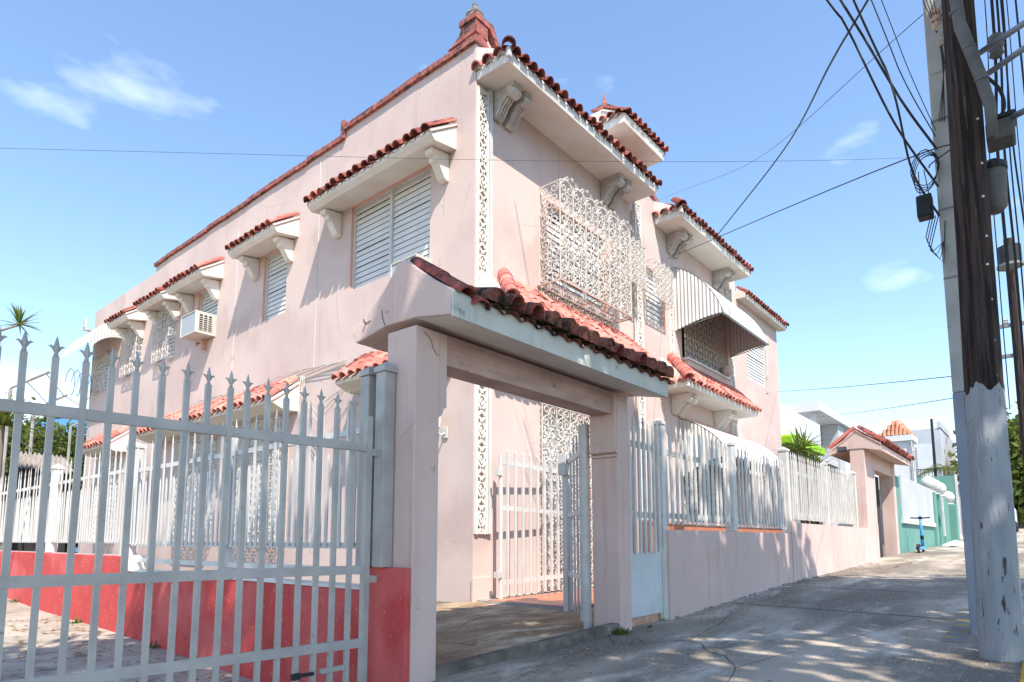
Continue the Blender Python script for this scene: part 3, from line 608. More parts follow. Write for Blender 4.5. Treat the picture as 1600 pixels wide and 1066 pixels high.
# ---- porch roof and balcony roof with sunlit courses of clay tiles
def front_roof(x0, x1, zs, brackets=()):
    y_out, h, rise = 5.84, .12, .68
    e = obj('front_canopy', MB().prism([(HY-.003, zs), (y_out, zs), (y_out-.02, zs+h), (HY-.003, zs+h+rise)], 'x', x0, x1), M['cream'], house)
    L = math.hypot(HY-y_out+.02, rise); dn = Vector((0, -(HY-y_out+.02), -rise)).normalized()
    tile_slope(e, (x0, HY, zs+h+rise+.015), (1, 0, 0), dn, x1-x0+.03, L, 3, kind='tile', over=.06, hipl=.6, rng=random.Random(int(x0)))
    dn2 = Vector((-.6, 0, -rise)).normalized()
    tile_slope(e, (x0+.60, y_out, zs+h+rise+.01), (0, 1, 0), dn2, HY-y_out, math.hypot(.6, rise), 3, kind='tile', over=.05, hipl=.6)
    p = Vector((x0+.6, HY-.02, zs+h+rise+.04)); q = Vector((x0-.02, y_out-.03, zs+h+.03)); dv = (q-p); n = Vector((-.5, -.5, .9)).normalized(); d1 = dv.normalized(); r_ = d1.cross(n).normalized(); n2 = r_.cross(d1)
    for k in range(4): inst('hip_tile', TILE['tile'], p+dv*(k/4)+n2*(.05+.01*(3-k)), e, basis(r_, d1, n2), (1.3, dv.length*.29, 1.3))
    obj('corner_stop', MB().prism([(x0-.02, zs-.02), (x0+.06, zs-.02), (x0+.06, zs+h+.02), (x0-.02, zs+h+.02)], 'y', y_out-.05, y_out+.04), M['white'], e, bevel=.02)
    for b_ in brackets: 
        for k in range(2): scroll_bracket(e, b_+k*.27, zs, m='cream')
    return e
front_roof(7.02, 11.62, 3.43); front_roof(13.15, 17.72, 3.43, (13.75, 16.3))
# ---- balcony: grille, parapet, post, corrugated awning
bal = obj('balcony_parapet', MB().box(14.5, 17.3, HY-.12, HY-.003, 4.02, 4.44), M['pink'], house)
obj('sill', MB().box(14.45, 17.3, HY-.16, HY+.02, 4.44, 4.50), M['white'], bal)
mb = MB(); scroll_panel(mb, (14.5, HY-.06, 4.5), (1, 0, 0), (0, 0, 1), 2.6, 1.8, .16, .011, .009); obj('balcony_grille', mb, M['grille'], bal)
obj('post', MB().box(17.12, 17.28, HY-.14, HY-.004, 4.5, 6.3), M['pink'], bal)
obj('plant_pot', MB().lathe([(.10, 0), (.15, .05), (.17, .2), (.13, .22)], (16.75, HY-.24, 4.5), 10), M['soot'], bal)
def awning(x0, x1, zt, zf, yf, drop, name='awning', wall_y=HY, amp=.014, sides=True):
    """curved corrugated aluminium awning along x with closed sides"""
    N = 14
    def prof(t):                             # 0 wall .. 1 front
        y = wall_y-.01+(yf-wall_y)*t; return y, zf+(zt-zf)*math.sqrt(max(0, 1-(t*.93)**2.0))*1.0 - (zt-zf)*math.sqrt(1-.93**2)*t
    nx = int((x1-x0)/.055); mb = MB(); P = []
    for i in range(nx+1):
        x = x0+(x1-x0)*i/nx; off = amp*math.cos(math.pi*i)
        P.append([(x, prof(k/N)[0], prof(k/N)[1]+off) for k in range(N+1)]+[(x, yf, zf-.06)])
    mb.grid(P); a_ = obj(name, mb, M['awn'], house)
    if sides:
        for sx in (x0, x1):
            ns = 26; P = []
            for i in range(ns+1):
                t = i/ns; y, z = prof(t); zlo = wall_y and (drop+(zf-.02-drop)*math.sin(t*math.pi/2)**.9)
                P.append([(sx+(amp if i % 2 else -amp), y, z-.01), (sx+(amp if i % 2 else -amp), y, min(zlo, z-.02))])
            obj('side_panel', MB().grid(P), M['awn'], a_)
        mb = MB()
        for k in range(5): t = k/4; y, z = prof(t); mb.tube([(x0, y, z-.03), (x1, y, z-.03)], .012, 4)
        for sx in (x0+.02, x1-.02): mb.tube([(sx, *prof(k/8)) for k in range(9)], .014, 4); mb.tube([(sx, wall_y-.02, drop+.02), (sx, yf, zf-.03)], .012, 4)
        obj('frame', mb, M['steel'], a_)
    return a_
awning(14.08, 17.30, 6.70, 5.30, 5.33, 5.08)
awning(14.2, 18.6, 2.92, 1.95, 5.35, 1.5, name='lower_awning')
obj('porch_beam', MB().box(14.1, 17.7, HY-.06, HY-.004, 2.93, 3.0), M['rust'], house)
mb = MB(); scroll_panel(mb, (14.3, HY+.05, .1), (1, 0, 0), (0, 0, 1), 3.3, 2.5, .16, .012, .010); obj('porch_grille', mb, M['grille'], house)
# far awning over the back window, corrugated, projecting from the left facade
mb = MB(); P = []
n_ = 60
for i in range(n_+1):
    y = 21.5+2.9*i/n_; o_ = .016*math.cos(math.pi*i); P.append([(HX-.01-.85*t, y, 5.95+1.05*math.sqrt(max(0, 1-(t*.9)**2))-.45*t+o_) for t in np.linspace(0, 1, 9)])
aw2 = obj('rear_awning', MB().grid(P), M['awn'], house)
mb = MB(); P = []
for i in range(21):
    t = i/20; z = 5.95+1.05*math.sqrt(max(0, 1-(t*.9)**2))-.45*t; P.append([(HX-.01-.85*t, 21.5+(.012 if i % 2 else 0), z), (HX-.01-.85*t, 21.5+(.012 if i % 2 else 0), max(5.78, z-.75+.5*t))])
obj('side_panel', MB().grid(P), M['awn'], aw2)
obj('scupper', MB().box(HX-.35, HX-.002, 24.0, 24.18, 7.0, 7.06).box(HX-.35, HX-.30, 24.0, 24.18, 7.07, 7.4), M['soot'], house)
# facade service cables tacked under the lower canopies
mb = MB(); rg = random.Random(5)
for k in range(4):
    pts = []
    for i in range(12):
        y = 18-8.2*i/11; pts.append((HX-.03-.02*k, y, 3.32+.05*math.sin(i*1.3+k)+.02*k))
    mb.tube(pts, .008, 4)
for k in range(3): mb.tube([(HX-.05, 11.25-.05*k, 3.3), (HX-.25, 11.0-.1*k, 2.9-.1*k), (HX-.3, 10.2, 2.5-.15*k), (HX-.12, 9.4, 2.9)], .008, 4)
obj('service_cable', mb, M['soot'], house)
for yy, zz in ((10.9, 7.8), (14.3, 7.4)): obj('wall_cable', MB().tube([(HX-.004, yy, zz), (HX-.004, yy-.02, 6.0), (HX-.004, yy, 3.4)], .010, 4), M['white'], house)

# ================================================================== THINGS ON THE HOUSE
def aircon(y0, y1, z0, z1, d, label):
    t = thing('air_conditioner', (HX-d/2, (y0+y1)/2, z0), label, 'air conditioner', 'window air conditioners')
    x0 = HX-d
    obj('casing', MB().box(x0, HX+.12, y0, y0+.02, z0, z1).box(x0, HX+.12, y1-.02, y1, z0, z1).box(x0, HX+.12, y0+.02, y1-.02, z1-.02, z1).box(x0, HX+.12, y0+.02, y1-.02, z0, z0+.02), M['ac'], t)
    obj('coil', MB().box(x0+.015, x0+.03, y0+.021, y1-.021, z0+.021, z1-.021), M['coil'], t)
    mb = MB()
    for k in range(3): xx = x0+.10+k*.11; mb.box(xx, xx+.075, y0-.004, y0-.001, z0+.07, z1-.07)
    obj('side_vent', mb, M['dark'], t)
    for k in range(7): obj('vent_louvre', MB().box(x0+.09, x0+.42, y0-.010, y0-.0045, z0+.085+k*(z1-z0-.17)/7, z0+.10+k*(z1-z0-.17)/7), M['ac'], t)
    obj('support', MB().box(HX-.12, HX-.003, (y0+y1)/2-.02, (y0+y1)/2+.02, z0-.28, z0-.003), M['rust'], t)
    return t
aircon(15.28, 16.1, 5.0, 5.54, .48, 'cream window air conditioner jutting out below the third upper canopy')
aircon(7.5, 8.15, 4.42, 4.66, .34, 'air conditioner half hidden behind the gateway roof, under the wide louvred window')
ln = thing('wall_lantern', (HX-.12, 7.12, 1.6), 'small white wall lantern on the side of the house beside the gateway', 'lantern')
obj('backplate', MB().box(HX-.03, HX-.004, 7.06, 7.18, 1.6, 1.78), M['white'], ln, bevel=.01)
obj('arm', MB().tube([(HX-.03, 7.12, 1.68), (HX-.14, 7.12, 1.64), (HX-.2, 7.12, 1.72)], .016, 6), M['white'], ln)
obj('lamp_glass', MB().lathe([(.05, 0), (.075, .2)], (HX-.2, 7.12, 1.76), 6), M['lampw'], ln)
obj('cap', MB().lathe([(.10, 0), (.10, .015), (.05, .07), (.02, .09), (.012, .13)], (HX-.2, 7.12, 1.965), 6).lathe([(.03, -.03), (.055, 0)], (HX-.2, 7.12, 1.757), 6), M['white'], ln)

# ================================================================== GATEWAY
gw = thing('gateway', (4.62, 3.62, -1.0), 'pink stucco gateway with cracked gable and mossy clay tile roof, nearest the camera', 'gateway', 'tiled gateways in the street wall')
GPROF = [(3.095, 1.59), (3.47, 1.655), (3.82, 1.665), (4.19, 1.60), (4.25, 1.70), (4.02, 1.84), (3.86, 1.955), (3.75, 2.06), (3.69, 2.135), (3.62, 2.155), (3.565, 2.12), (3.45, 2.03), (3.28, 1.90), (3.095, 1.785)]
LPROF = [(3.095, 1.59), (3.47, 1.655), (3.82, 1.665), (4.19, 1.60), (4.25, 1.70), (3.70, 1.885), (3.60, 1.885), (3.095, 1.755)]
slab = obj('roof_slab', MB().prism(LPROF, 'x', 3.21, 6.40), M['pinkgate'], gw)
obj('gable_end', MB().prism(GPROF, 'x', 3.05, 3.209), M['pinkgate'], slab, bevel=.012)
obj('soffit', MB().add([(3.055, 3.10, 1.586), (6.40, 3.10, 1.586), (6.40, 3.465, 1.650), (3.055, 3.465, 1.650)], [(0, 3, 2, 1)]), M['cream'], slab)
obj('fascia', MB().prism([(3.072, 1.575), (3.092, 1.575), (3.092, 1.78), (3.072, 1.75)], 'x', 3.053, 6.41), M['fascia'], slab)
obj('end_fascia', MB().prism([(3.092, 1.578), (3.47, 1.648), (3.60, 1.66), (3.60, 1.87), (3.092, 1.75)], 'x', 6.402, 6.418), M['fascia'], slab)
cL = obj('column', MB().box(3.052, 3.300, GY, 3.79, -1.35, 1.60), M['pinkgate'], gw, bevel=.012)
obj('capital', MB().box(3.30, 3.385, GY+.012, 3.775, 1.02, 1.60).prism([(3.30, .93), (3.345, .97), (3.36, 1.02), (3.30, 1.02)], 'y', GY+.012, 3.775), M['pinkgate'], cL)
cR = obj('column', MB().box(5.955, 6.192, GY, 3.80, -1.2, 1.60), M['pinkgate'], gw, bevel=.012)
obj('capital', MB().box(5.915, 5.955, GY+.012, 3.785, .98, 1.60).prism([(5.955, .93), (5.90, .955), (5.90, .985), (5.955, .985)], 'y', GY-.004, 3.785).prism([(5.955, .90), (5.93, .905), (5.93, .93), (5.955, .93)], 'y', GY+.002, 3.785), M['pinkgate'], cR)
obj('lintel', MB().box(3.386, 5.914, 3.505, 3.755, 1.372, 1.62), M['lintel'], gw, bevel=.008)
obj('plaster_crack', MB().tube([(3.046, 4.10, 1.79), (3.046, 4.06, 1.74), (3.046, 4.0, 1.75)], .0028, 4).tube([(3.046, 4.06, 1.74), (3.046, 4.1, 1.68)], .002, 4).tube([(3.046, 3.86, 1.80), (3.046, 3.85, 1.74), (3.046, 3.82, 1.67)], .0022, 4), M['black'], slab)
obj('plaster_crack', MB().tube([(3.13, GY-.003, 1.56), (3.20, GY-.003, 1.52), (3.22, GY-.003, 1.46), (3.27, GY-.003, 1.41), (3.29, GY-.003, 1.42)], .0018, 4), M['black'], cL)
dn = Vector((0, -.53, -.135)).normalized()
tile_slope(slab, (3.36, 3.60, 1.925), (1, 0, 0), dn, 3.08, .545, 2, sp=.218, kind='tilem', over=.085, jit=.024, rng=random.Random(21))
dnb = Vector((0, .60, -.20)).normalized()
tile_slope(slab, (3.36, 3.66, 1.925), (1, 0, 0), dnb, 3.08, .62, 2, sp=.218, kind='tilem', over=.05, jit=.02, rng=random.Random(22))
qr = basis(Vector((0, 1, 0)), Vector((-1, 0, 0)), Vector((0, 0, 1)))
for k in range(7): inst('ridge_tile', TILE['tilem'], (3.78+k*.43, 3.63, 1.905+.008*(k % 2)), slab, qr, (1.1, .48, .8))
# verge tiles laid down behind the taller gable end, dark red
dr = Vector((0, -.52, -.35)).normalized(); nr = Vector((1, 0, 0)).cross(dr); xr = Vector((1, 0, 0))
if nr.z < 0: nr = -nr; xr = -xr
for k in range(2):
    for r_ in range(2): inst('verge_tile', TILE['tiled'], Vector((3.17+.15*r_, 3.60, 2.125-.05*r_))+dr*(.31*k)+Vector((0, 0, .012*(1-k))), slab, basis(xr, dr, nr), (.98, .36, .75))
# moss and small weeds growing on the tiles
mb = MB(); rg = random.Random(4)
for i in range(2600):
    k = rg.random(); x = 3.2+3.2*rg.random()**1.35; f = rg.random()**2.2; x = max(x, 3.48+.1*rg.random()); p = Vector((x, 3.60, 1.985))+dn*(.66-.60*f)+Vector((rg.gauss(0, .01), rg.gauss(0, .012), rg.uniform(-.10, .07)*(1-.6*f)))
    if x > 3.2+1.6+.9*math.sin(x*9): 
        if rg.random() < .55: continue
    d = Vector((rg.gauss(0, 1), rg.gauss(-.4, 1), rg.gauss(.3, 1))).normalized(); s = rg.uniform(.008, .026); q = d.orthogonal().normalized()*s*.45
    mb.add([p-q, p+q, p+d*s], [(0, 1, 2)])
tag(obj('moss', mb, M['moss'], slab), kind='stuff')
def weed(loc, h, n, seed, label, m='weed'):
    rg = random.Random(seed); mb = MB()
    for i in range(n):
        a = rg.uniform(0, 6.28); e = rg.uniform(.2, 1.3)
        blade(mb, Vector(loc)+Vector((rg.gauss(0, h*.25), rg.gauss(0, h*.25), 0)), (math.cos(a)*math.cos(e), math.sin(a)*math.cos(e), math.sin(e)), h*rg.uniform(.5, 1.1), h*rg.uniform(.14, .26), rg.uniform(.1, .6), 3)
    return tag(obj('weed', mb, M[m]), label, 'weed', 'weeds growing in cracks')
weed((5.86, 3.42, gz(5.9)), .13, 60, 1, 'leafy green weed at the foot of the right gateway column')
weed((4.20, 3.22, 1.88), .10, 50, 2, 'bright green weed sprouting between the mossy roof tiles')
weed((3.62, 3.30, 1.92), .09, 40, 3, 'dry yellowish weed on the left of the gateway roof', 'deadleaf')
weed((6.45, 3.40, gz(6.4)), .06, 30, 4, 'low weed in the gap before the sheet metal gate')
for i, (yy, l) in enumerate([(6.6, 'nearest green weed at the foot of the red wall'), (7.7, 'second green weed along the red wall'), (10.2, 'green weed by the red wall beyond the fence post'), (13.5, 'farthest green weed along the red wall')]):
    weed((2.98, yy, dz_(yy)+.01), .12, 26, 10+i, l, 'weed' if i % 2 == 0 else 'leafy')

# ================================================================== RED WALL, SIDE FENCE, POSTS
rw = thing('red_wall', (3.1, 9, -1.3), 'low red painted wall running back beside the driveway', 'wall')
obj('pier', MB().box(3.0, 3.049, GY+.006, 3.96, -1.5, -.193), M['red'], rw, bevel=.01)
obj('near_wall', MB().box(3.05, 3.25, 3.80, 8.75, -1.5, -.375), M['red'], rw, bevel=.02)
obj('wall_top', MB().box(3.045, 3.26, 3.97, 8.75, -.374, -.352), M['cream'], rw)
obj('far_wall', MB().box(3.05, 3.25, 8.751, 30, -1.5, -.195), M['red'], rw, bevel=.008)
obj('step_end', MB().box(3.04, 3.255, 8.69, 8.75, -.35, -.18), M['cream'], rw)
sf = thing('side_fence', (3.15, 9, -.35), 'white picket fence on the red wall, running back along the driveway', 'fence', 'white spear-topped picket fences')
PK_T = picket_mesh('picket_tall', 1.30, M['white'], .032, .014, .17, .5); PK_S = picket_mesh('picket_short', .80, M['white'], .032, .014, .10, 1.0)
QY = Euler((0, 0, math.pi/2)).to_quaternion()
def post(t, x, y, z0, z1, s=.10, m='white', nm='post'):
    p = obj(nm, MB().box(x-s/2, x+s/2, y-s/2, y+s/2, z0, z1), M[m], t, bevel=.006)
    e = s/2+.012; obj('cap', MB().add([(x-e, y-e, z1+.001), (x+e, y-e, z1+.001), (x+e, y+e, z1+.001), (x-e, y+e, z1+.001), (x-e, y-e, z1+.04), (x+e, y-e, z1+.04), (x+e, y+e, z1+.04), (x-e, y+e, z1+.04), (x, y, z1+.09)],
        [(0, 3, 2, 1), (0, 1, 5, 4), (1, 2, 6, 5), (2, 3, 7, 6), (3, 0, 4, 7), (4, 5, 8), (5, 6, 8), (6, 7, 8), (7, 4, 8)]), M[m], p)
    return p
def side_run(y0, y1, dz):
    for z, h in ((.87, .05), (-.065, .05), (-.265, .05)):
        obj('rail', MB().box(3.135, 3.165, y0, y1, z+dz, z+h+dz), M['white'], sf)
    n = round((y1-y0)/.20)
    for i in range(n):
        y = y0+(i+.5)*(y1-y0)/n
        jq = lambda: QY @ Euler((random.uniform(-.01, .01), random.uniform(-.014, .014), random.uniform(-.1, .1))).to_quaternion()
        inst('picket', PK_T, (3.124, y, -.045+dz), sf, jq()); inst('picket', PK_S, (3.124, y+.10, -.045+dz), sf, jq())
side_run(4.06, 6.36, 0); side_run(6.48, 8.92, 0); side_run(9.12, 12.2, .03); side_run(12.36, 16.6, .03)
post(sf, 3.15, 6.42, -.35, 1.10); post(sf, 3.15, 9.02, -.36, 1.20, .16); post(sf, 3.15, 12.28, -.19, 1.16, .14); post(sf, 3.15, 16.7, -.19, 1.16, .14)
for yy, nm in ((3.91, 'gate_post'), (3.72, 'fence_post')): post(sf, 2.99, yy, -.192, 1.26, .105, 'gateg', nm)

# ================================================================== GREY DRIVEWAY GATE
gg = thing('driveway_gate', (1.8, 3.85, -1.28), 'large grey metal gate with fleur-de-lis tipped bars across the driveway', 'gate')
def gp(t): return Vector((2.835+(0.60-2.835)*t, 3.75+(3.965-3.75)*t, 0))      # along the gate, hinge to free end
gd = (gp(1)-gp(0)).normalized(); gq = basis(gd, UPV.cross(gd), UPV)
GBAR = mesh('gate_bar', MB().box(-.0155, .0155, -.0155, .0155, 0, 2.08), M['gateg'])
mbf = MB()
mbf.lathe([(.018, 0), (.014, .02), (.012, .035), (.020, .065), (.012, .10), (.002, .135)], (0, 0, 0), 8)
for s_ in (-1, 1): mbf.tube([(0, 0, .03), (s_*.018, 0, .055), (s_*.034, 0, .07), (s_*.050, 0, .068)], [.011, .010, .008, .002], 6)
FIN = mesh('finial', mbf, M['gateg'], True)
px_bars = [35, 83.6, 130, 174.5, 214, 253, 291, 325, 359, 390, 421, 450, 477.7, 504, 529, 553]
Lg = (gp(1)-gp(0)).length
for px in px_bars+[-13]:
    # where the line of sight through the bar crosses the gate plane
    r = ray(px, 600); nn = Vector((-gd.y, gd.x, 0)); s = gp(0).dot(nn)/r.dot(nn); p = r*s
    z1 = .935+.035*(p-gp(0)).dot(gd)/Lg
    b_ = inst('bar', GBAR, (p.x, p.y, z1-2.08), gg, gq @ Euler((random.uniform(-.004, .004), random.uniform(-.005, .005), random.uniform(-.05, .05))).to_quaternion()); inst('finial', FIN, (p.x, p.y, z1), b_, None, (.74, .74, .84))
for k in range(7):
    p = gp(1.0)+gd*(.155*(k+.62)+.02); z1 = .97; b_ = inst('bar', GBAR, (p.x, p.y, z1-2.08), gg, gq); inst('finial', FIN, (p.x, p.y, z1), b_, None, (.74, .74, .84))
for z in (.645, -.235, -.745):
    a_, c_ = gp(-.01)-Vector((-gd.y, gd.x, 0))*(-.004), gp(1.47); hw = .030; nn = Vector((-gd.y, gd.x, 0))*.016
    q = [a_-nn, c_-nn, c_+nn, a_+nn]
    obj('rail', MB().add([(v.x, v.y, z) for v in q]+[(v.x, v.y, z+2*hw) for v in q], [(0, 1, 2, 3), (7, 6, 5, 4), (0, 4, 5, 1), (1, 5, 6, 2), (2, 6, 7, 3), (3, 7, 4, 0)]), M['gateg'], gg)
hs = gp(-.012); obj('hinge_stile', MB().box(hs.x-.025, hs.x+.02, hs.y-.025, hs.y+.025, -1.2, .91), M['gateg'], gg)
for z in (.62, -.3): obj('hinge', MB().box(hs.x-.02, hs.x+.09, hs.y-.02, hs.y+.03, z, z+.05), M['gateg'], gg)
lk = gp(.20); obj('latch', MB().box(lk.x-.03, lk.x+.08, lk.y-.05, lk.y-.024, -.880, -.860).box(lk.x-.08, lk.x-.02, lk.y-.055, lk.y-.03, -.89, -.85), M['black'], gg)
obj('latch_arm', MB().box(lk.x+.13, lk.x+.34, lk.y-.05, lk.y-.022, -.88, -.85), M['gateg'], gg)

# ================================================================== INNER WHITE GATES AND PEDESTRIAN GATE
ig = thing('porch_gate', (8.1, 6.33, -.86), 'white barred gate leaf standing open against the house at the porch', 'gate', 'white metal gates')
A, B_ = Vector((7.30, 6.26, 0)), Vector((9.0, 6.33, 0))
def lerp(a, b, t): return a+(b-a)*t
obj('hinge_post', MB().tube([(7.27, 6.26, -.86), (7.27, 6.26, 1.30)], .035, 8), M['white'], ig)
for z, dz2 in ((-.66, .03), (.46, -.02), (1.16, -.02)): obj('rail', MB().add([(A.x, A.y-.015, z), (B_.x, B_.y-.015, z+dz2), (B_.x, B_.y+.015, z+dz2), (A.x, A.y+.015, z), (A.x, A.y-.015, z+.07), (B_.x, B_.y-.015, z+dz2+.07), (B_.x, B_.y+.015, z+dz2+.07), (A.x, A.y+.015, z+.07)], [(0, 3, 2, 1), (4, 5, 6, 7), (0, 1, 5, 4), (1, 2, 6, 5), (2, 3, 7, 6), (3, 0, 4, 7)]), M['white'], ig)
PK_G = picket_mesh('gate_picket', 2.24, M['white'], .045, .03, .12, .5)
for i in range(9): p = lerp(A, B_, .06+.117*i); inst('picket', PK_G, (p.x, p.y-.03, -.82), ig)
for z in (-.55, .98): obj('hinge', MB().box(7.16, 7.26, 6.22, 6.30, z, z+.09), M['white'], ig)
og = thing('open_gate_leaf', (6.3, 4.3, -.95), 'rusty white gate leaf folded back beside the right gateway column', 'gate', 'white metal gates')
obj('hinge_stile', MB().box(5.90, 5.97, 3.83, 3.89, -.95, 1.30), M['fence'], og); obj('lock_stile', MB().box(5.99, 6.06, 3.93, 3.99, -.88, 1.30), M['fence'], og)
obj('far_stile', MB().box(6.80, 6.87, 4.72, 4.79, -.90, 1.12), M['white'], og)
for z in (-.45, .30, 1.0): obj('rail', MB().add([(5.98, 3.88, z), (6.81, 4.72, z), (6.84, 4.70, z), (6.01, 3.86, z), (5.98, 3.88, z+.06), (6.81, 4.72, z+.06), (6.84, 4.70, z+.06), (6.01, 3.86, z+.06)], [(0, 1, 2, 3), (7, 6, 5, 4), (0, 4, 5, 1), (1, 5, 6, 2), (2, 6, 7, 3), (3, 7, 4, 0)]), M['white'], og)
for k in range(5): p = Vector((5.99, 3.87, 0)).lerp(Vector((6.82, 4.71, 0)), .17*(k+1)); inst('picket', PK_G, (p.x, p.y, -.86), og, Euler((0, 0, .79)).to_quaternion(), (.8, .8, .97))
obj('lock_box', MB().box(6.72, 6.94, 4.69, 4.80, .85, 1.12), M['fence'], og)
pg = thing('pedestrian_gate', (6.62, 3.52, -.9), 'narrow white gate with sheet metal lower panel beside the gateway', 'gate', 'white metal gates')
obj('panel', MB().box(6.215, 7.00, 3.50, 3.515, -.84, -.135), M['sheet'], pg, bevel=.003)
obj('kick_gap', MB().box(6.20, 7.03, 3.56, 3.60, -1.1, -.86), M['rust'], pg)
for z in (.26, 1.07): obj('rail', MB().box(6.205, 7.03, 3.512, 3.545, z, z+.07), M['fence'], pg)
PK_P = picket_mesh('pedestrian_picket', 1.60, M['fence'], .045, .025, .15, .5)
for i in range(7): inst('picket', PK_P, (6.26+.117*i, 3.498, -.15), pg)
obj('stile', MB().box(7.005, 7.035, 3.49, 3.54, -.9, -.12), M['fence'], pg)

# ================================================================== STREET WALL AND FENCE
bw = thing('street_wall', (12.5, 3.54, -.8), 'low pink stucco wall along the pavement under the white fence', 'wall')
def wall_run(x0, x1, zt, nm):
    n = 12; t = [(x0+(x1-x0)*i/n) for i in range(n+1)]
    mb = MB(); P = [(x, GY, gz(x)-.2) for x in t]; Q = [(x, GY, zt) for x in t]
    mb.grid([[(x, GY+.16, gz(x)-.2), (x, GY, gz(x)-.2), (x, GY, zt), (x, GY+.16, zt), (x, GY+.16, gz(x)-.2)] for x in t])
    mb.add([(x0, GY, gz(x0)-.2), (x0, GY+.16, gz(x0)-.2), (x0, GY+.16, zt), (x0, GY, zt)], [(0, 3, 2, 1)]); mb.add([(x1, GY, gz(x1)-.2), (x1, GY+.16, gz(x1)-.2), (x1, GY+.16, zt), (x1, GY, zt)], [(0, 1, 2, 3)])
    mb.f = [f[::-1] for f in mb.f]
    return obj(nm, mb, M['pinkgate'], bw)
wall_run(7.12, 11.98, .132, 'near_section'); wall_run(11.981, 18.62, .325, 'far_section')
obj('joint_pilaster', MB().box(12.0, 12.22, GY-.012, GY-.002, -.75, .36), M['pinkgate'], bw)
mb = MB(); rg = random.Random(9)
for i in range(150):
    x = 7.15+rg.random()*11.3; s = rg.uniform(.01, .035); y = GY-rg.uniform(0, .05)
    mb.lathe([(s*.6, 0), (s, s*.4), (s*.4, s)], (x, y, gz(x)-.002), 5)
tag(obj('loose_rubble', mb, M['kerb']), 'crumbs of plaster lying along the foot of the pink wall', 'rubble', kind='stuff')
mb = MB(); rg = random.Random(31)
for i in range(700):
    x = 3.6+rg.random()**1.2*15; y = GY-.06-abs(rg.gauss(0, .35)) if rg.random() < .75 else rg.uniform(.4, 3.2)
    if x < 6 and y > 3.3: continue
    z = gz(x)+.006; a = rg.uniform(0, 6.28); q = rg.uniform(.008, .028)
    mb.add([(x+q*math.cos(a), y+q*math.sin(a), z), (x-.4*q*math.sin(a), y+.4*q*math.cos(a), z+.006), (x-q*math.cos(a), y-q*math.sin(a), z), (x+.4*q*math.sin(a), y-.4*q*math.cos(a), z+.004)], [(0, 1, 2, 3)])
tag(obj('fallen_leaves', mb, M['deadleaf']), 'small dry leaves and grit scattered over the pavement', 'leaf litter', kind='stuff')
fs = thing('street_fence', (12.5, 3.53, .1), 'chipped white picket fence on the pink street wall', 'fence', 'white spear-topped picket fences')
PK_F = picket_mesh('street_picket', 1.27, M['fence'], .048, .022, .16, .5)
def fence_run(x0, x1, dz):
    for z in (1.06, .275): obj('rail', MB().box(x0, x1, 3.522, 3.548, z+dz, z+.065+dz), M['fence'], fs)
    n = round((x1-x0)/.142)
    for i in range(n): inst('picket', PK_F, (x0+(i+.5)*(x1-x0)/n, 3.508, .20+dz+random.uniform(-.006, .006)), fs, Euler((random.uniform(-.01, .01), random.uniform(-.014, .014), random.uniform(-.12, .12))).to_quaternion())
fence_run(7.14, 9.28, 0); fence_run(9.45, 11.92, 0); fence_run(12.12, 14.75, .19); fence_run(14.9, 17.45, .19)
post(fs, 7.09, 3.535, -.93, 1.42, .10, 'fence'); post(fs, 9.365, 3.535, .134, 1.42, .13, 'fence'); post(fs, 12.02, 3.535, .134, 1.62, .15, 'fence'); post(fs, 14.82, 3.535, .327, 1.62, .10, 'fence'); post(fs, 17.52, 3.535, .327, 1.64, .12, 'fence')
pw = thing('porch_parapet', (13.5, 5.2, -.9), 'low terracotta coloured porch wall behind the white street fence', 'wall')
obj('parapet', MB().box(9.6, 18.4, 5.0, 5.15, -.9, .30), M['terra'], pw); obj('ledge', MB().box(9.55, 18.45, 4.97, 5.18, .301, .34), M['pinkd'], pw)

# ================================================================== SECOND GATEWAY, GREEN WALL
g2 = thing('gateway', (20.5, 3.62, -.55), 'farther pink gateway with red tile roof at the end of the fence', 'gateway', 'tiled gateways in the street wall')
pr2 = [(3.05, 2.33), (3.47, 2.42), (3.80, 2.42), (4.28, 2.30), (4.32, 2.42), (3.92, 2.68), (3.75, 2.86), (3.62, 2.92), (3.45, 2.78), (3.05, 2.52)]
s2 = obj('roof_slab', MB().prism(pr2, 'x', 18.62, 23.35), M['pinkgate'], g2)
obj('column', MB().box(18.64, 19.65, GY, 3.80, -1.0, 2.415), M['pinkgate'], g2, bevel=.01)
obj('column', MB().box(22.75, 23.1, GY, 3.82, -1.0, 2.415), M['pinkgate'], g2, bevel=.01)
obj('lintel', MB().box(19.651, 22.749, 3.50, 3.76, 1.98, 2.40), M['pinkgate'], g2)
obj('door_leaf', MB().box(19.7, 22.7, 3.86, 3.90, -.6, 1.98), M['dark'], g2)
obj('door_frame', MB().box(19.655, 19.75, GY-.02, 3.58, -.55, 1.98), M['fence'], g2); obj('rust_strip', MB().box(19.80, 20.15, 3.50, 3.56, -.5, .45), M['rust'], g2)
dn = Vector((0, -.57, -.40)).normalized()
tile_slope(s2, (18.6, 3.62, 2.95), (1, 0, 0), dn, 4.8, .70, 2, sp=.26, kind='tiled', over=.08)
tile_slope(s2, (18.6, 3.62, 2.95), (1, 0, 0), Vector((0, .6, -.46)), 4.8, .76, 1, sp=.26, kind='tile', over=.05)
ml = thing('flood_lamp', (18.5, 3.9, 2.05), 'small dark floodlight on the gable of the farther gateway', 'lamp')
obj('housing', MB().box(18.44, 18.60, 3.85, 4.05, 2.36, 2.48), M['black'], ml, bevel=.01); obj('lens', MB().box(18.425, 18.439, 3.87, 4.03, 2.375, 2.465), M['glass'], ml)

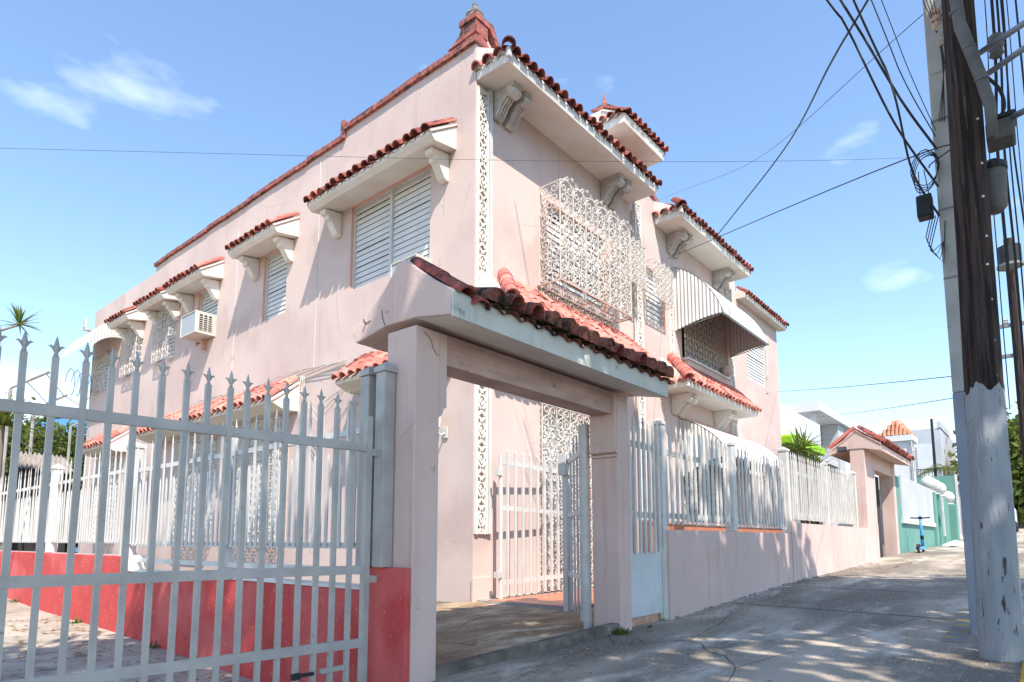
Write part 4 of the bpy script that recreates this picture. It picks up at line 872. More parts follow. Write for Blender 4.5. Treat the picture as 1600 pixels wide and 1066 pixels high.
gn = thing('green_wall', (28, 3.5, -.4), 'green garden wall with a white panel beyond the second gateway', 'wall')
def gwall(x0, x1, zt): return MB().box(x0, x1, GY, GY+.2, gz(x0)-.3, zt)
obj('wall', gwall(23.12, 33.0, 2.05), M['green'], gn)
for x0, x1 in ((23.75, 27.3), (27.34, 31.4)): obj('panel', MB().box(x0, x1, GY-.05, GY-.003, .72, 2.10), M['hgrey'], gn)
obj('panel_sill', MB().box(23.7, 31.5, GY-.09, GY-.002, .56, .715), M['white'], gn)
for i, (x, zt) in enumerate([(31.9, 2.0), (33.4, 2.0), (35.2, 2.0), (38.6, 1.78)]):
    p = obj('pillar', MB().box(x-.35, x+.35, GY-.10-.15*(i == 3), GY+.35, gz(x)-.3, zt), M['green'], gn, bevel=.02)
    obj('ball', MB().lathe([(.20, 0), (.25, .03), (.25, .07), (.12, .10), (.23, .17), (.30, .28), (.32, .39), (.30, .50), (.23, .61), (.12, .68), (.02, .70)], (x, GY+.12, zt+.002), 14), M['white'], p, smooth=True)
obj('gate_panel', MB().box(35.6, 38.2, GY+.05, GY+.12, 0, 1.9), M['green'], gn)
obj('white_post', MB().box(34.1, 34.35, GY-.12, GY+.0, .2, 1.95), M['white'], gn)
dw = thing('green_end_wall', (42, 4.5, 0), 'tall green side wall facing the camera beyond the white balls', 'wall')
obj('wall', MB().box(42, 42.25, 3.5, 5.6, -.3, 3.55), M['green'], dw); obj('edge', MB().box(41.98, 42.27, 3.40, 3.499, -.3, 3.6), M['white'], dw)

# ================================================================== SCOOTER, BAG
st = thing('kick_scooter', (24.0, 3.02, gz(24)), 'bright blue electric kick scooter parked by the green wall', 'scooter')
bx0, by0, bz0 = 24.0, 3.02, gz(24.0)
S = lambda a, b, c: (bx0+a, by0+b, bz0+c)
obj('deck', MB().prism([(bx0-.42, bz0+.10), (bx0+.38, bz0+.10), (bx0+.46, bz0+.18), (bx0+.40, bz0+.20), (bx0+.32, bz0+.155), (bx0-.42, bz0+.155)], 'y', by0-.08, by0+.08), M['scblue'], st, bevel=.012)
stem = obj('stem', MB().tube([S(.47, 0, .20), S(.40, 0, .62), S(.32, 0, 1.08)], [.05, .045, .038], 10), M['scblue'], st, smooth=True)
obj('battery_band', MB().tube([S(.435, 0, .42), S(.415, 0, .55)], .052, 10), M['black'], stem)
obj('handlebar', MB().tube([S(.26, -.27, 1.12), S(.31, 0, 1.10), S(.26, .27, 1.12)], .022, 8), M['black'], st)
obj('display', MB().box(bx0+.26, bx0+.36, by0-.05, by0+.05, bz0+1.11, bz0+1.16), M['black'], st, bevel=.01)
for xx, nm in ((.50, 'front_wheel'), (-.48, 'rear_wheel')):
    wv = [S(xx+.105*math.cos(2*math.pi*k/16), 0, .125+.105*math.sin(2*math.pi*k/16)) for k in range(16)]
    wh = obj(nm, MB().tube(wv, .028, 6, closed=True), M['black'], st, smooth=True)
    obj('hub', MB().tube([S(xx, -.03, .125), S(xx, .03, .125)], .07, 10), M['steel'], wh)
obj('rear_fender', MB().grid([[S(-.48+.15*math.cos(q), -.045, .125+.15*math.sin(q)), S(-.48+.15*math.cos(q), .045, .125+.15*math.sin(q))] for q in np.linspace(.4, 3.0, 9)]), M['black'], st)
obj('tail_light', MB().box(bx0-.665, bx0-.635, by0-.02, by0+.02, bz0+.20, bz0+.235), M['redlens'], st)
obj('stand', MB().tube([S(-.05, -.07, .12), S(-.12, -.18, .01)], .012, 6), M['steel'], st)
mb = MB(); rg = random.Random(3); P = []
for i in range(7):
    P.append([(31.5+1.3*math.cos(2*math.pi*j/14)*(1-i/6.5)*rg.uniform(.75, 1.15), 2.75+.5*math.sin(2*math.pi*j/14)*(1-i/6.5)*rg.uniform(.75, 1.15), gz(31.5)+.26*math.sin(i/6*1.5)*rg.uniform(.7, 1.1)) for j in range(15)])
for r_ in P: r_[14] = r_[0]
mb.grid(P); mb.f = [f[::-1] for f in mb.f]
tag(obj('rubbish_bag', mb, M['bag']), 'crumpled pale plastic rubbish bag on the pavement past the scooter', 'bag')

# ================================================================== BACKGROUND BUILDINGS
def win(parent, x0, x1, z0, z1, y, louv=0, m='glass'):
    f = obj('window', MB().box(x0, x1, y-.05, y-.003, z0, z0+.06).box(x0, x1, y-.05, y-.003, z1-.06, z1).box(x0, x0+.06, y-.05, y-.003, z0+.06, z1-.06).box(x1-.06, x1, y-.05, y-.003, z0+.06, z1-.06), M['hwhite'], parent)
    obj('pane', MB().box(x0+.06, x1-.06, y-.02, y-.004, z0+.06, z1-.06), M[m], f)
    for k in range(louv): zz = z0+.08+k*(z1-z0-.16)/louv; obj('slat', MB().box(x0+.07, x1-.07, y-.05, y-.021, zz, zz+.05), M['hwhite'], f)
    return f
wh = thing('white_house', (31, 9, -.5), 'white flat-roofed modern house with lime green canopy behind the fence', 'house')
obj('terrace_wall', MB().box(23.6, 29.5, 7.1, 7.3, 3.75, 5.0).box(23.6, 23.8, 7.301, 14, 3.75, 5.0), M['hwhite'], wh)
obj('terrace_floor', MB().box(23.6, 34, 7.301, 14, 3.5, 3.74), M['hwhite'], wh)
obj('lime_canopy', MB().prism([(23.2, 3.42), (27.6, 3.42), (27.6, 3.70), (23.3, 3.74), (23.2, 3.66)], 'y', 6.5, 8.2), M['lime'], wh)
obj('lower_wall', MB().box(25.0, 38, 8.6, 14, -.6, 3.49), M['hgrey'], wh)
obj('pillar', MB().box(25.6, 26.0, 7.0, 7.4, -.6, 3.41), M['hgrey'], wh)
obj('upper_block', MB().box(23.4, 31.0, 10.5, 16, 3.75, 7.35), M['hwhite'], wh)
obj('upper_slab', MB().prism([(22.6, 6.0), (28.5, 6.0), (28.5, 6.25), (22.6, 6.2)], 'y', 8.6, 10.49), M['hwhite'], wh)
obj('roof_slab', MB().prism([(7.0, 5.60), (7.0, 5.98), (12, 6.1), (12, 5.60)], 'x', 29.2, 41.5), M['hwhite'], wh)
obj('upper_wall', MB().box(31.2, 39.5, 8.4, 12, 3.75, 5.59), M['hgrey'], wh)
obj('pillar', MB().box(33.2, 34.4, 7.2, 7.9, 3.0, 5.59), M['hgrey'], wh); obj('pillar', MB().box(29.6, 29.8, 7.3, 7.5, 3.75, 5.59), M['hwhite'], wh)
obj('balcony_wall', MB().box(30, 40.5, 6.3, 6.5, 2.6, 3.9), M['hwhite'], wh)
for x in (32.2, 36.2): win(wh, x, x+1.5, 4.2, 5.3, 8.4)
obj('vent', MB().box(31.5, 32.3, 8.36, 8.395, 5.30, 5.36).box(31.5, 32.3, 8.36, 8.395, 5.42, 5.48), M['dark'], wh)

th_ = thing('turret_house', (37.6, 5.4, 0), 'white turret with orange tiled pyramid roof beyond the white house', 'house')
TX, TY = 37.7, 5.45
obj('wall', MB().box(TX-.65, TX+.65, TY-.65, TY+.65, -.2, 5.00), M['hwhite'], th_)
obj('wing', MB().box(TX-.2, TX+4, TY+.651, TY+4, -.2, 4.3), M['hwhite'], th_)
obj('cornice', MB().box(TX-.8, TX+.8, TY-.8, TY+.8, 5.001, 5.30), M['hwhite'], th_)
rt_ = obj('roof', MB().add([(TX-.72, TY-.72, 5.30), (TX+.72, TY-.72, 5.30), (TX+.72, TY+.72, 5.30), (TX-.72, TY+.72, 5.30), (TX, TY, 6.22)], [(0, 3, 2, 1), (0, 1, 4), (1, 2, 4), (2, 3, 4), (3, 0, 4)]), M['turret'], th_)
c_ = Vector((TX, TY, 6.23))
for (e0, e1) in (((TX-.72, TY+.72), (TX-.72, TY-.72)), ((TX-.72, TY-.72), (TX+.72, TY-.72))):
    e0 = Vector((*e0, 5.31)); e1 = Vector((*e1, 5.31)); mid = (e0+e1)/2; u_ = (e1-e0); Wd = u_.length; u_ = u_.normalized(); dv = mid-c_; Ls = dv.length
    tile_slope(rt_, c_-u_*(Wd/2), u_, dv, Wd, Ls, 4, sp=.18, kind='turret', hipl=Wd/2, hipr=Wd/2, over=.05, bed=False)
win(th_, TX-.3, TX+.3, 3.4, 4.6, TY-.65)
obj('downpipe', MB().tube([(TX-.75, TY-.7, 5.1), (TX-.7, TY-.72, 4.5), (TX-.7, TY-.72, 0)], .05, 6), M['soot'], th_)

gh = thing('grey_house', (51, 6, .5), 'pale grey house with louvred window and roof terrace far down the street', 'house')
obj('wall', MB().box(48.5, 58, 4.6, 12, -.2, 7.2), M['hgrey'], gh)
obj('roof_block', MB().prism([(53.5, 7.21), (58, 7.21), (58, 8.4), (55.8, 8.1), (54.6, 8.9), (53.5, 8.6)], 'y', 4.7, 9), M['hwhite'], gh)
obj('parapet', MB().box(48.45, 53.4, 4.55, 4.75, 7.21, 7.6), M['hgrey'], gh)
f = obj('window', MB().box(48.43, 48.49, 5.0, 6.6, 4.0, 6.2), M['hwhite'], gh)
for k in range(12): obj('slat', MB().box(48.38, 48.425, 5.9, 6.55, 4.1+k*.17, 4.2+k*.17), M['hgrey'], f)
f = obj('window', MB().box(48.43, 48.49, 7.6, 9.6, 4.0, 6.0), M['hwhite'], gh)
for k in range(10): obj('slat', MB().box(48.38, 48.425, 7.7, 9.5, 4.1+k*.19, 4.2+k*.19), M['hgrey'], f)
mb = MB(); mb.tube([(47.6, 3.6, 3.65), (47.6, 9, 3.65)], .03, 5); mb.tube([(47.6, 3.6, 4.5), (47.6, 9, 4.5)], .03, 5)
obj('railing', mb, M['black'], gh)
for k in range(26): obj('baluster', MB().box(47.58, 47.62, 3.6+k*.21, 3.62+k*.21, 3.66, 4.49), M['black'], gh)
obj('terrace', MB().box(47.4, 48.45, 3.4, 9.2, 3.4, 3.62), M['hgrey'], gh); obj('terrace_wall', MB().box(47.9, 48.44, 3.6, 9, -.2, 3.39), M['hgrey'], gh)

def slender_pole(p, h, r, label):
    t = tag(obj('utility_pole', MB().tube([p, p+Vector((0, 0, h))], [r, r*.7], 8), M['black']), label, 'pole'); return t
slender_pole(Vector((44.5, 4.6, 0)), 7.2, .10, 'thin dark pole in front of the far grey house')

# ================================================================== PLANTS
def rosette(mb, c, n, L, wd, seed, up=.2, droop=.25):
    rg = random.Random(seed)
    for i in range(n):
        a = rg.uniform(0, 6.28); e = rg.uniform(-.35+up, 1.45); blade(mb, c, (math.cos(a)*math.cos(e), math.sin(a)*math.cos(e), math.sin(e)), L*rg.uniform(.7, 1.1), wd, droop*rg.uniform(.2, 1.4))
    return mb
pl = thing('yucca_plant', (19.8, 5.0, -.7), 'spiky green yucca plant rising behind the far end of the fence', 'plant')
mb = MB(); rg = random.Random(8); mt = MB()
for i in range(7):
    h = rg.uniform(1.9, 3.0); p = Vector((20.2+rg.gauss(0, .75), 5.2+rg.gauss(0, .25), 0)); c = Vector((p.x+rg.gauss(0, .1), p.y, h)); mt.tube([(p.x, p.y, -.9), (c.x, c.y, c.z)], .05, 6); rosette(mb, c, 60, .95, .055, 20+i, .15, .35)
obj('leaves', mb, M['palm'], pl); obj('stem', mt, M['bark'], pl)
yc = thing('tall_yucca', (1.4, 12, -1.0), 'single spiky yucca rosette on a thin stem at the left edge against the sky', 'plant')
c0 = at(30, 508, 'y', 12.0); mb = MB(); rosette(mb, c0, 40, .46, .036, 5, .12, .18); obj('leaves', mb, M['palm'], yc)
obj('stem', MB().tube([c0, c0+Vector((-.35, .1, -.22)), c0+Vector((-.75, .2, -.9)), (c0.x-.9, 12.2, -1.1)], [.016, .02, .04, .06], 6), M['bark'], yc)
yp = thing('young_palm', (2.2, 18, -1), 'yellow-green palm at the left edge behind the grey gate', 'plant')
c1 = at(4, 665, 'y', 18.0); mb = MB(); rosette(mb, c1, 60, 1.0, .08, 6, .1, .3); obj('leaves', mb, M['leafy'], yp); obj('stem', MB().tube([c1, (c1.x, 18, -.95)], [.05, .09], 7), M['bark'], yp)
fp = thing('street_palm', (45.5, 4.6, 0), 'feathery palm in front of the far grey house', 'palm')
mb = MB(); rg = random.Random(2); c2 = Vector((45.4, 4.2, 4.3))
for i in range(16):
    a = i*6.28/16+rg.uniform(-.2, .2); e = rg.uniform(.1, .8)
    for k in range(14):
        f = .15+.06*k; q = c2+Vector((math.cos(a)*2.2*f, math.sin(a)*2.2*f, 1.6*math.sin(e)*f-1.6*f*f))
        for s_ in (-1, 1): blade(mb, q, (math.cos(a+s_*.9), math.sin(a+s_*.9), -.3), .55*(1-f*.5), .07, .3, 2)
obj('leaves', mb, M['leafy'], fp); obj('trunk', MB().tube([(45.4, 4.2, -.1), (45.5, 4.25, 2), c2], [.16, .12, .10], 8), M['bark'], fp)
def tree(loc, h, crown, n, size, seed, label, m='leaf', trunk=.2, group=None, lean=(0, 0), clumps=26, cat='tree', low=.45):
    t = thing('tree', loc, label, cat, group); lx, ly, lz = loc
    cc = (lx+lean[0], ly+lean[1], lz+h-crown[2])
    leaf = leaf_cloud(MB(), cc, crown, n, size, seed, clumps); obj('crown', leaf, M[m], t)
    mb = MB(); rg = random.Random(seed); k = Vector((lx+lean[0]*.4, ly+lean[1]*.4, lz+(h-crown[2])*.7))
    mb.tube([(lx, ly, lz-.2), k*.5+Vector((lx, ly, lz))*.5, k, Vector(cc)], [trunk*1.2, trunk, trunk*.8, trunk*.35], 8)
    for i in range(7):
        a = i*.9+rg.random(); e = Vector((cc[0]+crown[0]*.65*math.cos(a), cc[1]+crown[1]*.65*math.sin(a), cc[2]+crown[2]*rg.uniform(-.3, .6))); mb.tube([k, (k+e)/2+Vector((0, 0, -.1*crown[2])), e], [trunk*.5, trunk*.3, trunk*.08], 6)
    obj('trunk', mb, M['bark'], t); return t
# trees beyond the driveway, seen between the grey gate bars
for i, (px, d, h, cr, m_, lb) in enumerate([(-30, 34, 5.9, (2.4, 2.4, 2.2), 'leafy', 'leftmost yellow-green tree beyond the driveway'), (35, 36, 6.0, (2.4, 2.2, 2.2), 'leaf', 'second tree from the left edge beyond the driveway'),
        (72, 33, 5.5, (2.2, 2.0, 2.1), 'leafy', 'yellow-green tree beyond the driveway, between the second and third gate bars'), (105, 37, 5.6, (2.2, 2.2, 2.1), 'leaf', 'tree beyond the driveway next to the far house corner'), (140, 40, 5.7, (2.4, 2.2, 2.1), 'leafd', 'dark tree just behind the far corner of the pink house')]):
    p = far(px, 800, d); tree((p.x, p.y, -1.0), h, cr, 12000, .27, 40+i, lb, m_, group='trees beyond the driveway')
# trees far down the street
for i, (px, py, d, h, cr, lb) in enumerate([(1592, 820, 52, 6.4, (3.0, 2.8, 2.4), 'bushy green tree right of the wooden pole'), (1640, 820, 58, 7.2, (3.6, 3.4, 2.8), 'taller tree at the right edge down the street')]):
    p = far(px, py, d); tree((p.x, p.y, gz(p.x)-.2), h, cr, 16000, .42, 60+i, lb, 'leafy' if i == 0 else 'leaf', group='trees down the street')
# the street tree beside the camera, whose crown throws the dappled shade
stt = thing('tree', (3.0, -5.6, gz(3)-.1), 'large shade tree across the pavement, out of frame, dappling the gateway and wall', 'tree')
mb = MB(); rgs = 0
for i, (c, r_, n) in enumerate([((-2.2, -1.6, 8.6), (1.7, 1.6, .9), 4200), ((-1.6, .9, 8.7), (1.5, 1.7, .8), 3600), ((0.6, -2.1, 8.7), (1.8, 1.6, 1.0), 4600), ((3.2, -2.3, 8.4), (1.8, 1.5, 1.0), 4400), ((5.8, -2.8, 8.2), (1.8, 1.5, 1.0), 4200), ((8.2, -3.0, 8.0), (1.5, 1.5, 1.0), 3300), ((2.5, -5.4, 9.0), (4.6, 2.0, 1.2), 6500), ((8.5, -5.2, 8.4), (2.4, 1.7, 1.0), 3800)]):
    leaf_cloud(mb, c, r_, int(n*.55*(.55 if i < 4 else .42 if i == 6 else .98)), .42, 80+i, 22)
obj('crown', mb, M['leafd'], stt)
mb = MB(); mb.tube([(3.0, -5.6, -1.2), (3.0, -5.5, 2), (2.9, -5.2, 4.6)], [.38, .30, .26], 10)
for e in ((-2.2, -1.6, 8.5), (-1.6, .9, 8.6), (.6, -2.1, 8.6), (3.2, -2.4, 8.3), (5.8, -2.8, 8.0), (8.2, -3.2, 7.9), (8.5, -5.2, 8.3), (2.5, -6.2, 9)): e = Vector(e); k = Vector((2.9, -5.2, 4.4)); mb.tube([k, k*.5+e*.5+Vector((0, 0, .4)), e], [.18, .11, .03], 7)
obj('trunk', mb, M['bark'], stt)

# ================================================================== BACKYARD THINGS SEEN THROUGH THE GATE
bb = thing('blue_building', (12, 56, 0), 'plain blue wall behind the trees, seen between the gate bars', 'building')
pA, pB = far(48, 700, 54), far(150, 700, 54)
obj('wall', MB().add([(pA.x, pA.y, -1), (pB.x, pB.y, -1), (pB.x+.5, pB.y+6, -1), (pA.x+.5, pA.y+6, -1), (pA.x, pA.y, 8.3), (pB.x, pB.y, 9.4), (pB.x+.5, pB.y+6, 9.4), (pA.x+.5, pA.y+6, 8.3)], [(0, 3, 2, 1), (4, 5, 6, 7), (0, 1, 5, 4), (1, 2, 6, 5), (2, 3, 7, 6), (3, 0, 4, 7)]), M['bluep'], bb)
obj('coping', MB().tube([(pA.x, pA.y-.05, 8.35), (pB.x, pB.y-.05, 9.45)], .12, 5), M['hgrey'], bb)
bf = thing('barbed_fence', (4.5, 24, -1), 'wire fence with slanted posts and coiled razor wire behind the driveway', 'fence')
pts = [far(px, 700, d) for px, d in ((8, 21), (48, 24), (108, 27))]
tops = []
for i, p in enumerate(pts):
    h = 4.0; q = Vector((p.x, p.y, -1)); tp = Vector((p.x, p.y, h)); ar = tp+Vector((.75, -.3, .55)); tops.append((tp, ar)); obj('post', MB().tube([q, tp, ar], .045, 6), M['kerb'], bf)
mb = MB()
for k in range(3):
    z = 1.0+k*.9; mb.tube([(p.x, p.y, z) for p in pts], .014, 4)
for k in range(2): mb.tube([t[0].lerp(t[1], .4+.5*k) for t in tops], .012, 4)
obj('wire', mb, M['steel'], bf)
mb = MB(); cl = []
a_, b2 = tops[1][1], tops[2][1]+Vector((2.5, 1.0, .2))
for i in range(160):
    f = i/159; c = a_.lerp(b2, f); q = i*.8; cl.append(c+Vector((.0, .35*math.cos(q), .45+.42*math.sin(q))))
mb.tube(cl, .012, 4); obj('razor_coil', mb, M['steel'], bf)
sh = thing('tin_shed', (3.5, 22, -1), 'low shed with rusty corrugated roof behind the white fence', 'shed')
pa, pb = far(26, 740, 19.0), far(118, 740, 19.5); mb = MB(); P = []
for i in range(49):
    f = i/48; p = pa.lerp(pb, f); P.append([(p.x, p.y, 1.72+.05*math.sin(i*math.pi*.5)), (p.x+.3, p.y+2.2, 2.35+.05*math.sin(i*math.pi*.5))])
obj('roof', MB().grid(P), M['zinc'], sh)
obj('wall', MB().add([(pa.x, pa.y+.4, -1), (pb.x, pb.y+.4, -1), (pb.x, pb.y+.4, 1.7), (pa.x, pa.y+.4, 1.7)], [(0, 1, 2, 3)]).add([(pa.x+.3, pa.y+2.1, -1), (pb.x+.3, pb.y+2.1, -1), (pb.x+.3, pb.y+2.1, 2.2), (pa.x+.3, pa.y+2.1, 2.2)], [(0, 1, 2, 3)]), M['dark'], sh)

# ================================================================== FAR END OF THE STREET
pc = far(1506, 812, 47); CXc, CYc, CZc = pc.x, 2.0, gz(pc.x)
car = thing('parked_car', (CXc, CYc, CZc), 'white parked car far down the street, half hidden by the poles', 'car')
obj('body', MB().prism([(CXc-2.1, CZc+.35), (CXc+2.1, CZc+.35), (CXc+2.15, CZc+.75), (CXc+1.3, CZc+.92), (CXc+.6, CZc+1.42), (CXc-1.0, CZc+1.45), (CXc-1.75, CZc+.98), (CXc-2.15, CZc+.85)], 'y', CYc-.85, CYc+.85), M['hwhite'], car, bevel=.06)
obj('rear_window', MB().add([(CXc-1.70, CYc-.65, CZc+1.06), (CXc-1.70, CYc+.65, CZc+1.06), (CXc-1.10, CYc+.6, CZc+1.42), (CXc-1.10, CYc-.6, CZc+1.42)], [(0, 3, 2, 1)]), M['glass'], car)
for sy in (-.62, .62): obj('tail_light', MB().box(CXc-2.18, CXc-2.14, CYc+sy-.14, CYc+sy+.14, CZc+.68, CZc+.82), M['redlens'], car)
for sx in (-1.3, 1.3):
    for sy in (-.80, .80): obj('wheel', MB().tube([(CXc+sx, CYc+sy-.1, CZc+.32), (CXc+sx, CYc+sy+.1, CZc+.32)], .32, 14), M['black'], car)
fw_ = thing('far_garden_wall', (44, -9.5, .3), 'pale garden wall with white gate posts right of the wooden pole', 'wall')
q0 = far(1578, 800, 46); zb_ = gz(q0.x)
obj('wall', MB().box(q0.x, q0.x+9, q0.y-.2, q0.y, zb_-.5, zb_+1.5), M['hgrey'], fw_)
for k in range(4): obj('gate_post', MB().box(q0.x+.4+k*2.2, q0.x+.75+k*2.2, q0.y-.02+.021, q0.y+.25, zb_-.3, zb_+2.1), M['hwhite'], fw_)

# ================================================================== POLES AND LINES
WPX, WPY = 6.58, .325
wp = thing('wooden_pole', (WPX, WPY, gz(WPX)), 'weathered wooden utility pole, painted pale blue below, right foreground', 'pole', 'utility poles at the kerb')
def wob(z0, z1, r0, r1, seed, n=36, k=26):
    rg = random.Random(seed); ph = [rg.uniform(-1, 1) for _ in range(n)]; P = []
    for i in range(k+1):
        f = i/k; z = z0+(z1-z0)*f; r_ = r0+(r1-r0)*f; zz = (z+1)/6
        P.append([(WPX-.01*zz+r_*(1+.035*ph[j % n]+.012*math.sin(3*z+j))*math.cos(2*math.pi*j/n), WPY-.085*zz+r_*(1+.035*ph[j % n]+.012*math.sin(3*z+j))*math.sin(2*math.pi*j/n), z+(.035*ph[(j*3) % n]+.03*math.sin(j*.9) if i == k and seed == 1 else 0)) for j in range(n+1)])
    mb = MB().grid(P); mb.f = [f[::-1] for f in mb.f]; mb.f = [f[::-1] for f in mb.f]; return mb
obj('painted_base', wob(gz(WPX)-.2, 1.27, .152, .137, 1), M['wpaint'], wp, smooth=True)
obj('bare_shaft', wob(1.15, 10.5, .1345, .095, 1), M['wood'], wp, smooth=True)
for z, a in ((4.0, 2.6), (3.2, 2.7), (2.9, 2.5), (2.55, 2.6), (2.0, 2.7), (1.65, 2.6), (1.35, 2.55), (2.3, 2.4), (3.6, 2.5)):
    zz = (z+1)/6; d = Vector((-math.cos(.75+.12*(a-2.6)*6), -math.sin(.75+.3*(a-2.6)), 0)); p = Vector((WPX-.01*zz, WPY-.085*zz, z))+d*.128
    obj('nail_tag', MB().tube([p-d*.02, p+d*.006], .011, 8), M['white'], wp)
cdt = obj('conduit', MB().tube([at(1484, -60, 'x', 6.40), at(1500, 40, 'x', 6.40), at(1532, 120, 'x', 6.40), at(1547, 165, 'x', 6.41), at(1551, 215, 'x', 6.42)], [.050, .048, .046, .043, .040], 12), M['conduit'], wp, smooth=True)
for py_, px_ in ((20, 1494), (75, 1514), (125, 1534)): p = at(px_, py_, 'x', 6.40); obj('band', MB().tube([p+Vector((0, 0, -.012)), p+Vector((0, 0, .012))], .053, 10), M['conduit'], cdt)
cp_ = thing('concrete_pole', (7.92, .46, gz(7.9)), 'square concrete utility pole, grey-blue below, just behind the wooden pole', 'pole', 'utility poles at the kerb')
def taper(z0, z1, s0, s1): return MB().add([(7.92+a*s, .46+b*s, z) for z, s in ((z0, s0/2), (z1, s1/2)) for a, b in ((-1, -1), (1, -1), (1, 1), (-1, 1))], [(0, 3, 2, 1), (4, 5, 6, 7), (0, 1, 5, 4), (1, 2, 6, 5), (2, 3, 7, 6), (3, 0, 4, 7)])
obj('painted_base', taper(-1.2, 1.50, .315, .30), M['bluegrey'], cp_, bevel=.012); obj('shaft', taper(1.502, 11.5, .297, .24), M['conc'], cp_, bevel=.012)
for z in (4.45, 3.45, 2.7): obj('band', MB().box(7.92-.146, 7.92+.146, .46-.146, .46+.146, z, z+.025), M['steel'], cp_)
obj('patch', MB().lathe([(.16, 0), (.155, .006)], (0, 0, 0), 11) if 0 else MB().box(7.92-.1475, 7.92-.14, .42, .58, 5.0, 5.5), M['conc'], cp_)
# hardware on the poles
def hang(name, label, cat, build): t = thing(name, build[0], label, cat); return t
jb = thing('junction_box', at(1448, 326, 'x', 7.75), 'black cable box hanging on the left of the concrete pole', 'junction box')
p = at(1448, 324, 'x', 7.75); obj('case', MB().box(p.x-.08, p.x+.08, p.y-.055, p.y+.085, p.z-.12, p.z+.12), M['black'], jb, bevel=.015); obj('hanger', MB().tube([p+Vector((0, .05, .12)), p+Vector((0, .05, .42))], .006, 4).tube([p+Vector((0, -.03, .12)), p+Vector((0, 0, .42))], .006, 4), M['cable'], jb)
mb = MB()
for k in range(4):
    mb.tube([p+Vector((.02*k, -.03-.02*k, -.10)), p+Vector((.02, .03-.01*k, -.32-.05*k)), p+Vector((.0, -.02-.03*k, -.50-.05*k)), p+Vector((0, -.13, -.42)), p+Vector((0, -.15, -.2))], .006, 4)
obj('loop', mb, M['cable'], jb)
cc = thing('cable_coil', at(1444, 266, 'x', 7.72), 'coil of spare black cable tied to the concrete pole', 'cable coil')
p = at(1445, 262, 'x', 7.72); mb = MB()
for k in range(4): mb.tube([p+Vector((.01*k+.02*math.sin(3*q+k), .130*math.cos(q+.1*k)*(1-.06*k), .19*math.sin(q)*(1+.03*k)-.02*k)) for q in np.linspace(0, 6.28, 19)[:-1]], .0055, 4, closed=True)
obj('coil', mb, M['cable'], cc)
tb = thing('streetlight_head', at(1562, 215, 'x', 6.75), 'dark boxy streetlight head right of the wooden pole', 'streetlight')
p = at(1564, 214, 'x', 6.75); obj('housing', MB().box(p.x-.12, p.x+.12, p.y-.10, p.y+.10, p.z-.07, p.z+.11), M['conduit'], tb, bevel=.02); obj('lid', MB().box(p.x-.13, p.x+.13, p.y-.11, p.y+.09, p.z+.111, p.z+.15), M['black'], tb, bevel=.01)
tk = thing('transformer', at(1552, 292, 'x', 6.8), 'silver cylinder transformer with black top behind the wooden pole', 'transformer')
p = at(1553, 292, 'x', 6.8); obj('can', MB().lathe([(.05, -.24), (.085, -.20), (.10, .10), (.10, .14)], p, 14), M['conduit'], tk, smooth=True); obj('lid', MB().lathe([(.11, .141), (.11, .19), (.05, .24)], p, 14), M['black'], tk)
t2 = thing('far_transformer', far(1577, 400, 30), 'dark round transformer on a distant wooden pole at the right edge', 'transformer')
p = far(1577, 400, 30); obj('can', MB().tube([p+Vector((0, 0, -.35)), p+Vector((0, 0, .35))], .38, 14), M['black'], t2); obj('rim', MB().tube([p+Vector((0, 0, -.45)), p+Vector((0, 0, -.352))], .42, 14), M['steel'], t2)
p2 = Vector((p.x+.62, p.y, p.z)); fpz = p.z
fpl = thing('distant_pole', (p2.x, p2.y, gz(p2.x)), 'distant wooden pole with two cross-arms at the right edge', 'pole')
obj('shaft', MB().tube([(p2.x, p2.y, gz(p2.x)), (p2.x, p2.y, fpz+.9)], [.2, .16], 8), M['wood'], fpl)
for z in (fpz-2.6, fpz-3.8): obj('cross_arm', MB().box(p2.x-.06, p2.x+.06, p2.y-1.4, p2.y+1.2, z, z+.14), M['steel'], fpl)
for k in range(4): obj('insulator', MB().lathe([(.05, 0), (.09, .05), (.05, .1), (.09, .15), (.03, .22)], (p2.x, p2.y-1.2+.75*k, fpz-2.46), 8), M['soot'], fpl)
sa = thing('support_arms', at(1540, 90, 'x', 7.0), 'grey steel support arms slanting off the top right beside the poles', 'bracket')
for k, (q0, q1, r_) in enumerate((((1529, 84), (1640, 10), .026), ((1541, 117), (1640, 48), .026), ((1572, 188), (1650, 148), .026))):
    obj('arm', MB().tube([at(*q0, 'x', 6.72), at(*q1, 'x', 6.2)], r_, 8), M['bluegrey'], sa, smooth=True)
cl_ = thing('cable_clamp', at(1556, 70, 'x', 7.2), 'bunch of cable clamps and tape on the vertical cables at top right', 'clamp')
p = at(1556, 72, 'x', 7.2); obj('clamp', MB().lathe([(.03, -.12), (.06, -.09), (.05, -.04), (.07, 0), (.05, .05), (.065, .09), (.03, .12)], p, 9), M['conduit'], cl_)

